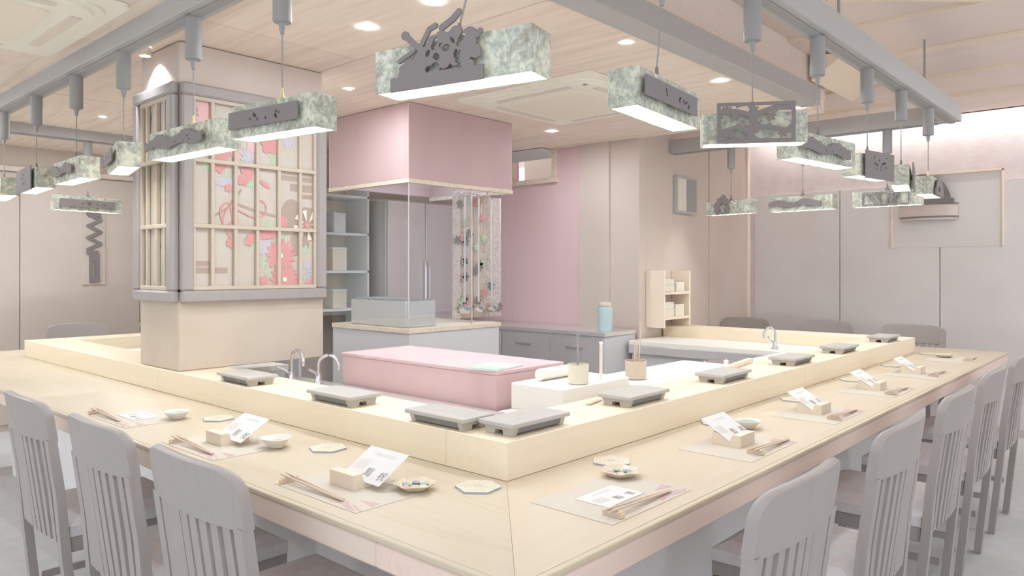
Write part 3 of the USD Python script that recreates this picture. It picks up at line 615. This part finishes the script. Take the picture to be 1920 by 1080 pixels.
# ------------------------------------------------------------------ stone serving stands on the raised tier
def stand_proto(label, loc, rz):
    t = thing('serving_stand', label, 'serving stand', loc, rz, 'stone serving stands on the raised ledge')
    obj('slab', MB().box(-.122, .122, -.063, .063, .024, .036, .002), stone_top, t)
    for s in (-1, 1):
        prof = Polygon([(-.055, .0235), (.055, .0235), (.047, 0), (.016, 0), (.013, .014), (-.013, .014), (-.016, 0), (-.047, 0)])
        x0 = -.108 if s < 0 else .090
        obj('leg', MB().poly(prof, .018, frame((x0, 0, 0), (0, 1, 0), (0, 0, 1))), leg_pale, t)
    for s in (-1, 1): obj('apron', MB().hull([(-.0895, s * .050, .0235), (.0895, s * .050, .0235), (-.0895, s * .042, .0235), (.0895, s * .042, .0235), (-.0895, s * .043, .004), (.0895, s * .043, .004), (-.0895, s * .036, .004), (.0895, s * .036, .004)]), stone_dark, t)
    return t
st = stand_proto('grey stone serving stand on the left ledge nearest the corner', (1.449, 1.548, ZR + .0003), -90)
for y, w_ in ((2.06, 'second from the corner'), (2.695, 'in front of the shoji pillar')):
    copy_of(st, (1.449, y, ZR + .0003), -90, 'grey stone serving stand on the left ledge, ' + w_)
for x, w_ in ((1.548, 'nearest the corner'), (2.10, 'second from the corner, by the cutting boards'), (2.75, 'third from the corner, before the knife case'), (3.45, 'fourth from the corner'), (4.10, 'fifth from the corner'), (4.90, 'at the far end')):
    copy_of(st, (x, 1.345, ZR + .0003), 0, 'grey stone serving stand on the right ledge, ' + w_)

# ------------------------------------------------------------------ brush lettering of the shop's cards
def strokes(segs, w): return unary_union([LineString(s).buffer(w * (1.15 if len(s) == 2 else 1), cap_style=1) for s in segs])
IWAI = [[(.2, .97), (.28, .86)], [(.06, .75), (.42, .77), (.06, .40)], [(.25, .55), (.25, .0)], [(.30, .5), (.42, .38)], [(.54, .92), (.55, .56)], [(.54, .92), (.92, .93), (.89, .56)], [(.55, .58), (.9, .58)], [(.66, .56), (.62, .25), (.44, .02)], [(.78, .56), (.79, .08), (.99, .07), (.98, .24)]]
SUSHI = [[(.2, 1.0), (.02, .78)], [(.2, .93), (.42, .92), (.3, .78)], [(.09, .77), (.1, .38)], [(.09, .77), (.47, .77), (.46, .38)], [(.1, .39), (.46, .39)], [(.1, .58), (.46, .58)], [(.28, .77), (.28, .38)], [(.06, .26), (.0, .08)], [(.2, .24), (.18, .1)], [(.32, .24), (.34, .1)], [(.45, .26), (.52, .08)], [(.92, .92), (.62, .78)], [(.62, .99), (.61, .67), (.94, .65), (.97, .76)], [(.63, .5), (.63, .0)], [(.63, .5), (.93, .5), (.92, .0)], [(.63, .26), (.92, .26)], [(.63, .02), (.92, .02)]]
def logo(x, y, h, along='x'):
    """The two characters next to one another, read along x."""
    a = affinity.scale(strokes(SUSHI, .032), h, h, origin=(0, 0)); b = affinity.scale(strokes(IWAI, .038), h, h, origin=(0, 0))
    return affinity.translate(a, x, y), affinity.translate(b, x + h * 2.0, y - h * .1)
def small_lines(x0, x1, y0, y1, n):
    return unary_union([sbox(x0 + (x1 - x0) * k / n, y0, x0 + (x1 - x0) * (k + .22) / n, y0 + (y1 - y0) * (1 if k % 3 else .8)) for k in range(n)])
def card_parts(t, M, W, D, name='card'):
    tr_ = lambda z: M @ trimesh.transformations.translation_matrix((0, 0, z))
    obj('sheet', MB().poly(sbox(0, 0, W, D), .0012, tr_(0)), card_paper, t)
    for g in logo(W * .44, D * .16, D * .24): obj('lettering', MB().poly(g, .0003, tr_(.0013)), ink, t, label='dark brush character')
    obj('lettering', MB().poly(unary_union([small_lines(W * .08, W * .36, D * .3, D * .62, 9), small_lines(W * .3, W * .8, D * .78, D * .86, 14)]), .0003, tr_(.0013)), pale_ink, t, label='faint small print')

# ------------------------------------------------------------------ place settings
def make_mat(label, loc, rz, flat):
    t = thing('place_mat', label, 'place mat', loc, rz, None)
    obj('paper_sheet', MB().box(-.17, .17, -.115, .115, 0, .0008, .0001), mat_paper, t)
    red = [Polygon([(.10, -.052), (.16, -.066), (.155, -.038)]), LineString([(.055, -.10), (.09, -.092), (.13, -.104)]).buffer(.005), LineString([(.085, -.078), (.11, -.094), (.15, -.108)]).buffer(.004), LineString([(.12, -.084), (.165, -.1)]).buffer(.003)]
    obj('red_print', MB().poly(unary_union(red), .0003, trimesh.transformations.translation_matrix((0, 0, .00085))), mat_red, t, label='red fan print')
    return t
def make_rest(label, loc, rz):
    t = thing('chopstick_rest', label, 'chopstick rest', loc, rz, None)
    obj('block', MB().hull([(-.008, -.022, 0), (.008, -.022, 0), (-.008, .022, 0), (.008, .022, 0), (-.006, -.022, .012), (.006, -.022, .012), (-.006, .022, .012), (.006, .022, .012)]), rest_wood, t)
    for s in (-1, 1): obj('end_cap', MB().box(-.007, .007, s * .0222, s * .0255, 0, .011, .001), brass, t)
    return t
def make_stick(label, loc, rz, dy=0):
    t = thing('chopstick', label, 'chopstick', loc, rz, None)
    z0, z1 = .0155, .0045
    obj('shaft', MB().tube([(-.012, 0, z0 + .0005), (.12, 0, (z0 + z1) / 2), (.235, 0, z1)], [.0026, .0034, .003], 8), stick_wood, t)
    obj('tip', MB().tube([(-.03, 0, z0 + .001), (-.0122, 0, z0 + .0005)], [.0016, .0026], 8), stick_wood, t)
    return t
def make_box(label, loc, rz):
    t = thing('card_stand', label, 'card stand', loc, rz, None)
    prof = Polygon([(-.046, 0), (.046, 0), (.046, .036), (.030, .036), (-.012, .012), (-.020, .036), (-.046, .036)])
    obj('block', MB().poly(prof, .098, frame((-.049, 0, 0), (0, 1, 0), (0, 0, 1))), box_wood, t)
    return t
def make_card(label, loc, rz):
    t = thing('menu_card', label, 'menu card', loc, rz, None)
    a = math.radians(31)
    card_parts(t, frame((0, 0, 0), (1, 0, 0), (0, math.cos(a), math.sin(a))), .155, .112)
    return t
def make_flat(label, loc, rz):
    t = thing('menu_card', label, 'menu card', loc, rz, None)
    card_parts(t, frame((-.075, -.045, 0), (1, 0, 0), (0, 1, 0)), .15, .095)
    return t
def make_coaster(label, loc, rz):
    t = thing('coaster', label, 'coaster', loc, rz, None)
    hexa = Polygon([(.056 * math.cos(k * PI / 3), .056 * math.sin(k * PI / 3)) for k in range(6)])
    obj('tile', MB().poly(hexa, .005), hex_cream, t)
    obj('rim', MB().poly(hexa.buffer(.0016, join_style=2).difference(hexa.buffer(-.0005)), .0045), hex_rim, t, label='dark blue grey rim')
    pat = [LineString([(.05 * f * math.cos(k * PI / 3), .05 * f * math.sin(k * PI / 3)) for k in range(7)]).buffer(.0009) for f in (.95, .72, .48, .24)]
    pat += [LineString([(0, 0), (.047 * math.cos(k * PI / 6), .047 * math.sin(k * PI / 6))]).buffer(.0008) for k in range(12)]
    obj('line_pattern', MB().poly(unary_union(pat), .0003, trimesh.transformations.translation_matrix((0, 0, .00505))), hex_line, t, label='geometric line pattern')
    return t
def make_dish(label, loc, rz, kind):
    t = thing('small_dish', label, 'dish', loc, rz, None)
    if kind == 'bowl':
        prof = [(0, .002), (.018, .0), (.022, .002), (.038, .022), (.044, .028), (.042, .029), (.034, .021), (.02, .008), (0, .006)]
        obj('dish', MB().lathe(prof, n=48, scallop=.05, k=5), dish_white, t, 40)
        obj('glaze', MB().lathe([(0, .0085), (.02, .0095), (.033, .0222)], n=32), dish_green, t, 40, 'green inner glaze')
    elif kind == 'spout':
        prof = [(0, .002), (.02, .0), (.024, .002), (.04, .024), (.046, .03), (.044, .031), (.036, .023), (.022, .008), (0, .006)]
        obj('dish', MB().lathe(prof, n=48, scallop=.07, k=3), dish_white, t, 40)
        obj('painted_spot', MB().lathe([(0, .018), (.01, .0175), (.012, .016)], .022, .015, 16), dish_brown, t, 40, 'brown painted spot')
    else:
        prof = [(0, .003), (.024, .0), (.03, .002), (.044, .012), (.05, .017), (.048, .018), (.04, .012), (.026, .005), (0, .004)]
        obj('dish', MB().lathe(prof, n=64, scallop=.08, k=6), dish_gold, t, 40)
        for k, mt in enumerate((dish_blue, dish_green, dish_red, dish_blue, dish_white, dish_green)):
            a = k * PI / 3 + .4
            obj('painted_petal', MB().lathe([(0, .0125), (.009, .0122), (.011, .010)], .026 * math.cos(a), .026 * math.sin(a), 14), mt, t, 40, 'coloured petal')
        obj('painted_petal', MB().lathe([(0, .0095), (.009, .009), (.011, .007)], 0, 0, 14), dish_gold, t, 40)
    return t

ZT = ZC + .0003
protos = {}
def place(kind, key, maker, loc, rz, label, group):
    if (kind, key) not in protos:
        p = maker(label, loc, rz); tag(p, group=group); protos[(kind, key)] = p; return p
    return copy_of(protos[(kind, key)], loc, rz, label, group)
# side, seat centre along the counter, rest offset, what is on the mat
SET = [('L', 1.52, -.155, 'box', 'nearest the corner'), ('L', 2.19, -.125, 'box', 'second from the corner'), ('L', 2.825, -.19, 'flat', 'farthest from the corner'),
       ('R', 1.47, -.122, 'flat', 'nearest the corner'), ('R', 2.15, -.07, 'box', 'second from the corner'), ('R', 2.83, -.085, 'box', 'third from the corner'), ('R', 3.55, -.10, 'box', 'fourth from the corner'), ('R', 4.24, -.055, 'box', 'fifth from the corner'), ('R', 5.06, -.06, 'none', 'at the far end')]
for side, c, ro, top, w_ in SET:
    sd = 'left' if side == 'L' else 'right'
    rz = -90 if side == 'L' else 0
    def P(x, y, z=0):
        return (1.098 + y, c - x, ZT + z) if side == 'L' else (c + x, 1.0 + y, ZT + z)
    where = 'on the %s counter, setting %s' % (sd, w_)
    place('mat', 0, lambda l, o, r: make_mat(l, o, r, False), P(0, 0), rz, 'white paper place mat with red print ' + where, 'paper place mats')
    place('rest', 0, make_rest, P(ro, -.083, .0012), rz, 'small brown chopstick rest ' + where, 'chopstick rests')
    place('stick', 0, make_stick, P(ro, -.075, .0008), rz - 2, 'upper pale chopstick of the pair ' + where, 'chopsticks on the place mats')
    place('stick', 0, make_stick, P(ro, -.090, .0008), rz + .5, 'lower pale chopstick of the pair ' + where, 'chopsticks on the place mats')
    if top == 'box':
        bx = -.02 if side == 'L' else .013
        place('box', 0, make_box, P(bx, .025, .0009), rz, 'wooden block card holder ' + where, 'wooden card holders')
        place('card', 0, make_card, P(bx - .05, .0135, .0142), rz, 'menu card leaning in its block ' + where, 'menu cards')
    elif top == 'flat':
        place('flatcard', 0, make_flat, P(-.01, .0, .0012), rz, 'menu card lying flat ' + where, 'menu cards')
DISH = [('L', 1.39, 1.187, 'flower', 'flower shaped dish in blue and green'), ('L', 2.03, 1.187, 'spout', 'white dish with a brown spot'), ('L', 2.681, 1.172, 'bowl', 'white bowl with green glaze inside'),
        ('R', 1.621, 1.081, 'flower', 'scalloped dish with coloured petals'), ('R', 2.398, 1.085, 'bowl', 'small bowl half hidden behind a menu card'), ('R', 5.14, 1.07, 'flower', 'small flat dish at the far end')]
for side, a, b, kd, lab in DISH:
    loc = (*((b, a) if side == 'L' else (a, b)), ZC + (.0012 if (side == 'L' and kd in ('flower', 'spout', 'bowl')) or a in (1.621, 5.14, 2.398) else .0003))
    place('dish', kd, lambda l, o, r: make_dish(l, o, r, kd), loc, 20 if side == 'L' else -30, lab + ' on the %s counter' % ('left' if side == 'L' else 'right'), 'small dishes on the counter')
for side, x, y, w_ in (('L', 1.301, 1.285, 'nearest the corner'), ('L', 1.281, 1.900, 'between the first two wooden blocks'), ('L', 1.272, 2.57, 'farthest left'), ('R', 1.725, 1.18, 'nearest the corner'), ('R', 2.40, 1.20, 'behind the second card'), ('R', 3.045, 1.178, 'third'), ('R', 3.77, 1.18, 'fourth'), ('R', 4.479, 1.188, 'fifth'), ('R', 5.264, 1.18, 'at the far end')):
    place('coaster', 0, make_coaster, (x, y, ZT), 8 if side == 'L' else 35, 'hexagonal tile coaster on the %s counter, %s' % ('left' if side == 'L' else 'right', w_), 'hexagonal coasters')

# ------------------------------------------------------------------ chairs
def make_chair(label, loc, rz):
    t = thing('dining_chair', label, 'chair', loc, rz, 'wooden chairs round the bar')
    # +y is the front; the top of the back is at y = 0
    obj('seat', MB().hull([(sx * (.205 + (.01 if y > .3 else 0)), y, z) for sx in (-1, 1) for y in (.075, .47) for z in (.415, .45)] + [(sx * .17, y, .472) for sx in (-1, 1) for y in (.11, .43)]), seat_fabric, t, label='patterned mauve seat cushion')
    obj('seat_frame', MB().box(-.205, .205, .075, .475, .365, .4145, .004), chair_wood, t)
    for s in (-1, 1):
        obj('leg', MB().hull([(s * .2 + dx, .455 + dy, z) for dx in (-.016, .016) for dy in (-.016, .016) for z in (0.001, .3645)]), chair_wood, t)
    def backpt(x, z):                          # curve of the back: leaning and dished
        lean = .07 * (1 - (z - .36) / .5)
        return lean - .018 + .022 * (x / .2) ** 2 * (1 if z > .5 else .5)
    for s in (-1, 1):
        pts = [(s * .2, .085, .001), (s * .2, .075, .36)]
        m = MB()
        for (za, zb) in ((.001, .36), (.36, .56), (.56, .74)):
            ya = .10 - .02 * za / .36 if za < .36 else backpt(.2, za); yb = backpt(.2, zb)
            m.hull([(s * .2 + dx, yy + dy, zz) for dx in (-.017, .017) for (yy, zz) in ((ya, za), (yb, zb)) for dy in (-.014, .014)])
        obj('leg', m, chair_wood, t)
    # crest rail, curved in plan, rounded at both ends
    n = 30; xs_ = .218 * np.sin(np.linspace(-PI / 2, PI / 2, n)); v = []; f = []
    for x in xs_:
        q = abs(x) / .218; drop = .006 * q * q + .05 * (1 - math.sqrt(max(0, 1 - q ** 8)))
        zt, zb = .868 - drop, .735
        yt, yb = backpt(x, zt), backpt(x, zb)
        v += [(x, yt - .013, zt - .006), (x, yt, zt), (x, yt + .013, zt - .006), (x, yb + .013, zb), (x, yb - .013, zb)]
    for i in range(n - 1):
        for k in range(5):
            a, b = i * 5 + k, i * 5 + (k + 1) % 5; f += [(a, a + 5, b + 5), (a, b + 5, b)]
    for o, s in ((0, 1), ((n - 1) * 5, -1)):
        for k in range(1, 4): f.append((o, o + k, o + k + 1)[::s])
    f = [q[::-1] for q in f]
    obj('crest_rail', MB().add(v, f), chair_wood, t, 35)
    for x in np.linspace(-.153, .153, 8):
        m = MB(); w_ = .0172
        for za, zb in ((.40, .56), (.56, .734)):
            m.hull([(x + dx, backpt(x, zz) + dy, zz) for dx in (-w_, w_) for zz in (za, zb) for dy in (-.006, .006)])
        obj('slat', m, chair_wood, t)
    for s in (-1, 1): obj('stretcher', MB().box(s * .2 - .008, s * .2 + .008, .11, .44, .16, .185), chair_wood, t)
    return t
c0 = None
chairs = [('L', .752, 1.655, 'dark grey wooden slat back chair on the left side, nearest the corner'), ('L', .750, 2.235, 'dark grey wooden slat back chair on the left side, second from the corner'), ('L', .742, 2.86, 'dark grey wooden slat back chair at the left edge of the photo'),
          ('R', 1.54, .575, 'dark wooden chair on the right side with lit crest, nearest the corner'), ('R', 2.25, .565, 'dark wooden chair on the right side, second from the corner'), ('R', 2.96, .565, 'dark wooden chair on the right side, third from the corner'), ('R', 3.69, .575, 'dark wooden chair on the right side, fourth from the corner'), ('R', 4.42, .575, 'dark wooden chair at the right edge of the photo'),
          ('F', 6.10, 1.47, 'wooden chair back behind the far counter, rightmost'), ('F', 6.10, 2.115, 'wooden chair back behind the far counter, middle'), ('F', 6.06, 2.76, 'darker chair back against the beige kitchen corner'),
          ('B', 2.0, 6.32, 'arched wooden chair back behind the far left counter'), ('B', 2.66, 6.32, 'chair back half hidden by the shoji pillar')]
for s, x, y, lab in chairs:
    rz = {'L': -90, 'R': 0, 'F': 90, 'B': 180}[s]
    if c0 is None: c0 = make_chair(lab, (x, y, 0), rz)
    else: copy_of(c0, (x, y, 0), rz, lab)

# ------------------------------------------------------------------ pendant lamps
LW, LH = .086, .100
def carving(kind, Ln, seed):
    """Dark openwork silhouette in lamp coordinates: x along the lamp (0 at its middle), y up from the lamp's bottom."""
    r = random.Random(seed); h = Ln / 2
    holes = lambda x0, x1, y0, y1, n, a, b: unary_union([affinity.rotate(affinity.scale(Point(r.uniform(x0, x1), r.uniform(y0, y1)).buffer(1, 5), r.uniform(a, b), r.uniform(a, b) * .7), r.uniform(0, 180)) for _ in range(n)])
    if kind == 'pine':
        s = [sbox(-.36 * Ln, -.006, .24 * Ln, .026)]
        for k in range(64):
            x = r.uniform(-.27, .2) * Ln; top = .125 - .75 * (x - .02) ** 2 / Ln * 3
            s.append(affinity.scale(Point(x, r.uniform(.03, max(.05, top - .015))).buffer(.013, 5), r.uniform(.8, 1.6), r.uniform(.7, 1.1)))
        s += [LineString([(-.12 * Ln, .07), (-.2 * Ln, .095), (-.25 * Ln, .115)]).buffer(.007), Point(-.26 * Ln, .118).buffer(.010), LineString([(-.15 * Ln, .09), (-.10 * Ln, .122), (-.06 * Ln, .128)]).buffer(.006), LineString([(-.2 * Ln, .08), (-.3 * Ln, .062)]).buffer(.005), LineString([(.12 * Ln, .08), (.2 * Ln, .09), (.22 * Ln, .098)]).buffer(.006),
              LineString([(-.02 * Ln, .12), (.05 * Ln, .134), (.09 * Ln, .148)]).buffer(.007)]
        return unary_union(s).difference(holes(-.14 * Ln, .14 * Ln, .03, .1, 20, .005, .011))
    if kind == 'band':
        y0, y1 = .030, .072
        s = sbox(-.47 * Ln, y0 - .004, .36 * Ln, y1 + .006)
        return s.difference(holes(-.2 * Ln, .2 * Ln, y0 + .010, y1 - .010, 9, .003, .009))
    if kind == 'ridge':
        xs_ = np.linspace(-.5 * Ln, .34 * Ln, 34); up = [.066 + .010 * math.sin(x * 33) + .008 * r.random() for x in xs_]; lo = [.034 + .006 * math.sin(x * 31 + 1) - .006 * r.random() for x in xs_]
        return Polygon(list(zip(xs_, up)) + list(zip(xs_, lo))[::-1]).buffer(0).difference(holes(-.15 * Ln, .2 * Ln, .04, .058, 4, .003, .006))
    if kind == 'frame':
        W, y0, y1 = .37 * Ln, -.002, .128
        o = sbox(-W, y0, W, y1); inner = sbox(-W + .012, y0 + .012, W - .012, y1 - .010)
        tree = [LineString([(-.02, y0), (-.01, .05), (.0, .09), (-.02, y1)]).buffer(.010), LineString([(-.01, .05), (.05, .045), (W, .03)]).buffer(.007), LineString([(-W, .10), (-.06, .10), (-.01, .085)]).buffer(.008), LineString([(-W, .03), (-.06, .05), (-.03, .035), (.0, .01)]).buffer(.006), LineString([(0, .09), (.06, .11), (W, .108)]).buffer(.008)]
        for k in range(9):
            x, y = r.uniform(-W, W), r.uniform(.015, .115); tree.append(petal(6, .017, .009, r.random() * 60).buffer(.0006).simplify(.0003) if False else affinity.translate(petal(6, .017, .008, r.random() * 60), x, y))
        for k in range(8):
            x, y = r.uniform(-W, W), r.uniform(.01, .12); tree.append(LineString([(x, y), (x + r.uniform(-.05, .05), y + r.uniform(-.03, .03))]).buffer(.0035))
        return unary_union([o.difference(inner)] + [q.intersection(o) for q in tree])
    if kind == 'reeds':
        W = .34 * Ln; o = sbox(-W, .006, W, .092); inner = sbox(-W + .006, .014, W - .006, .086); s = [o.difference(inner)]
        for k in range(16):
            x = r.uniform(-W * .8, W * .8); s.append(LineString([(x * .5, .012), (x * .8, .04), (x + r.uniform(-.02, .02), .08)]).buffer(.0028))
        return unary_union([q.intersection(o) for q in s])
    if kind == 'tall':
        return sbox(-.42 * Ln, -.01, .42 * Ln, .112).difference(holes(-.2 * Ln, .2 * Ln, .03, .09, 12, .004, .008))
    if kind == 'arch':
        a = np.linspace(0, PI, 24); o = Polygon([(.4 * Ln * math.cos(q), .095 * math.sin(q)) for q in a]); return o.difference(affinity.scale(o, .55, .55, origin=(0, 0)).intersection(sbox(-1, .02, -.0, 1)))
    if kind == 'flowers':
        s = [sbox(-.24 * Ln, .0, .05 * Ln, .02)] + [affinity.translate(petal(6, .03, .018, 20 * k), -.1 * Ln + dx, .045 + dy) for k, (dx, dy) in enumerate(((-.05, .02), (-.02, .055), (.03, .05), (.04, .0), (-.045, -.015), (.01, .075)))]
        return unary_union(s)
    return sbox(-.3 * Ln, .03, .3 * Ln, .07)

LAMPS = [  # x, y of middle, yaw, length, carving, canopy x, canopy y, label
 ('A', (1.165, 1.21), -78, .42, 'pine', None, 'large copper lamp over the corner with a pine tree silhouette'),
 ('B', (1.215, 2.045), -82, .39, 'band', None, 'copper lamp on the left row with a pierced dark band, in front of the shoji'),
 ('C', (1.215, 2.645), -87, .49, 'ridge', None, 'copper lamp on the left row with a wavy dark ridge, beside the pillar corner'),
 ('D', (1.215, 3.29), -103, .33, 'band', None, 'copper lamp on the left row seen end on, left of the pillar'),
 ('E', (1.215, 3.86), -92, .40, 'ridge', None, 'copper lamp on the left row, fourth from the corner lamp'),
 ('F', (1.215, 4.46), -95, .44, 'tall', None, 'copper lamp on the left row, fifth from the corner lamp'),
 ('G', (1.215, 5.06), -97, .46, 'band', None, 'farthest copper lamp of the left row at the photo edge'),
 ('H', (1.78, 1.068), 6, .40, 'band', None, 'copper lamp on the right row nearest the corner, dark band with two holes'),
 ('I', (2.36, 1.052), -57, .33, 'frame', None, 'copper lamp on the right row with a framed openwork tree carving'),
 ('J', (2.955, 1.052), -8, .45, 'ridge', None, 'copper lamp on the right row with a jagged dark ridge'),
 ('K', (3.58, 1.052), -11, .30, 'tall', None, 'copper lamp on the right row with a tall dark pierced plate'),
 ('L', (4.13, 1.052), 12, .36, 'tall', None, 'copper lamp on the right row seen end on with a curved dark plate'),
 ('M', (4.68, 1.052), 4, .32, 'arch', None, 'farthest copper lamp of the right row with an arched carving'),
 ('N', (5.235, 2.50), -100, .40, 'flowers', None, 'copper lamp on the far beam with a cluster of carved flowers'),
 ('O', (5.235, 1.965), -94, .45, 'ridge', None, 'copper lamp on the far beam with a low dark hill carving, middle of three'),
 ('P', (5.235, 1.415), -88, .41, 'reeds', None, 'copper lamp on the far beam with carved reeds, rightmost of three'),
 ('Q', (1.90, 5.80), 12, .47, 'band', None, 'copper lamp alone on the far left beam with a pierced dark band')]
LZ = 1.692
for i, (k, (x, y), yaw, Ln, kind, _, lab) in enumerate(LAMPS):
    lz = {'A': 1.692}.get(k, LZ)
    t = thing('pendant_lamp', lab, 'pendant lamp', (x, y, lz), yaw, 'copper pendant lamps')
    pm = patinas[i % 4]; h = Ln / 2; w2 = LW / 2; T = .004
    for a in ((-h, h, -w2, -w2 + T), (-h, h, w2 - T, w2), (-h, -h + T, -w2 + T, w2 - T), (h - T, h, -w2 + T, w2 - T)):
        obj('shade_panel', MB().box(*a, 0, LH, .0008), pm, t, label='green patina copper panel')
    for a in ((-h + T + .0005, h - T - .0005, -w2 + T + .0005, -w2 + T + .0015), (-h + T + .0005, h - T - .0005, w2 - T - .0015, w2 - T - .0005), (-h + T + .0005, -h + T + .0015, -w2 + T + .002, w2 - T - .002), (h - T - .0015, h - T - .0005, -w2 + T + .002, w2 - T - .002)):
        obj('lining', MB().box(*a, .001, LH - .006, .0003), lamp_inside, t)
    obj('top_plate', MB().box(-h + T, h - T, -w2 + T, w2 - T, LH - .005, LH - .001, .0005), pm, t)
    obj('light_source', MB().box(-h + .02, h - .02, -w2 + .012, w2 - .012, LH - .03, LH - .022, .001), lamp_glow, t, label='glowing lamp strip')
    obj('carving', MB().poly(carving(kind, Ln, i + 20), .005, frame((0, -w2 - .012 - (.012 if kind == 'frame' else 0), 0), (1, 0, 0), (0, 0, 1))), dark_carve, t, label='dark openwork wood carving')
    if kind == 'tall': obj('carving_clip', MB().box(-h * .6, h * .6, -w2 - .0125, -w2 - .0005, .05, .056), dark_carve, t)
    # cord, cap and canopy hang in lamp coordinates; the canopy clips to the beam above
    top = BZ - .0085 - lz
    c, s = math.cos(math.radians(-yaw)), math.sin(math.radians(-yaw))
    tx_, ty_ = (BX - x, 0) if k in 'BCDEFG' else (0, BY - y) if k in 'HIJKLM' else (BXF - x, 0) if k in 'NOP' else (0, BYF - y) if k == 'Q' else (BX - x, 0)
    lx, ly = tx_ * c - ty_ * s, tx_ * s + ty_ * c
    obj('cap', MB().lathe([(0, LH - .001), (.02, LH - .001), (.018, LH + .006), (.006, LH + .022), (.004, LH + .045), (0, LH + .045)], n=18), brass if k in 'BCM' else dark_carve, t, 40)
    obj('cord', MB().tube([(0, 0, LH + .04), (lx * .5, ly * .5, (LH + top - .16) / 2), (lx, ly, top - .15)], .0025, 6), dark_metal, t)
    obj('canopy', MB().lathe([(0, top - .185), (.006, top - .185), (.012, top - .152), (.0265, top - .15), (.0285, top - .147), (.0285, top), (0, top)], lx, ly, 22), dark_metal, t, 40, 'dark cylindrical canopy')

# ------------------------------------------------------------------ wall decoration
t = thing('wall_hanging', 'tall narrow carved hanging panel on the left wall under the far lamp', 'wall hanging', (2.30, 6.885, 1.47))
obj('board', MB().box(-.09, .09, -.015, -.001, -.32, .34), left_plaster, t)
zz = [LineString([(-.05 + .1 * (k % 2), -.02 + k * .05), (.05 - .1 * (k % 2), .03 + k * .05)]).buffer(.012) for k in range(7)]
obj('carving', MB().poly(unary_union(zz + [sbox(-.05, .26, .05, .30), sbox(-.06, -.06, .03, -.03), sbox(-.04, -.30, .04, -.06).difference(sbox(-.015, -.26, .0, -.12))]), .015, frame((0, -.0155, 0), (1, 0, 0), (0, 0, 1)) ), dark_carve, t, label='dark openwork carving')
t = thing('wall_picture', 'framed outline panel on the far right wall behind the wooden tub', 'picture', (6.78, 1.40, 1.86))
obj('frame', MB().box(-.02, -.0005, -.40, -.385, -.4, .2).box(-.02, -.0005, .385, .40, -.4, .2).box(-.02, -.0005, -.40, .40, .185, .2), cream_strip, t)
obj('picture', MB().box(-.004, -.0005, -.385, .385, -.4, .185), far_panel, t)
t = thing('wooden_tub', 'half round wooden tub mounted on the far wall with a dark carved figure', 'tub', (6.772, 1.52, 1.70))
half = lambda r: Polygon([(0, -r)] + [(-r * .5 * math.cos(q), r * math.sin(q)) for q in np.linspace(-PI / 2, PI / 2, 20)] + [(0, r)])
obj('tub_body', MB().poly(half(.21), .13, trimesh.transformations.translation_matrix((0, 0, -.02))), upper_plaster, t)
for z in (-.005, .10): obj('hoop', MB().poly(half(.215).difference(half(.2085)), .015, trimesh.transformations.translation_matrix((-.0005, 0, z))), dark_carve, t)
t = thing('carved_fan', 'dark curved carving standing on the wooden tub', 'carving', (6.70, 1.50, 1.8105))
a = np.linspace(.15, PI - .7, 20); obj('crescent', MB().poly(Polygon([(.20 * math.cos(q) - .04, .24 * math.sin(q)) for q in a] + [(.10 * math.cos(q) - .02, .10 * math.sin(q)) for q in a[::-1]]).union(sbox(-.05, 0, .18, .035)), .03, frame((0, 0, 0), (0, -1, 0), (0, 0, 1))), dark_carve, t); obj('knob', MB().lathe([(0, .0), (.03, .0), (.035, .03), (.02, .06), (0, .065)], -.03, .11, 16), upper_plaster, t, 40)
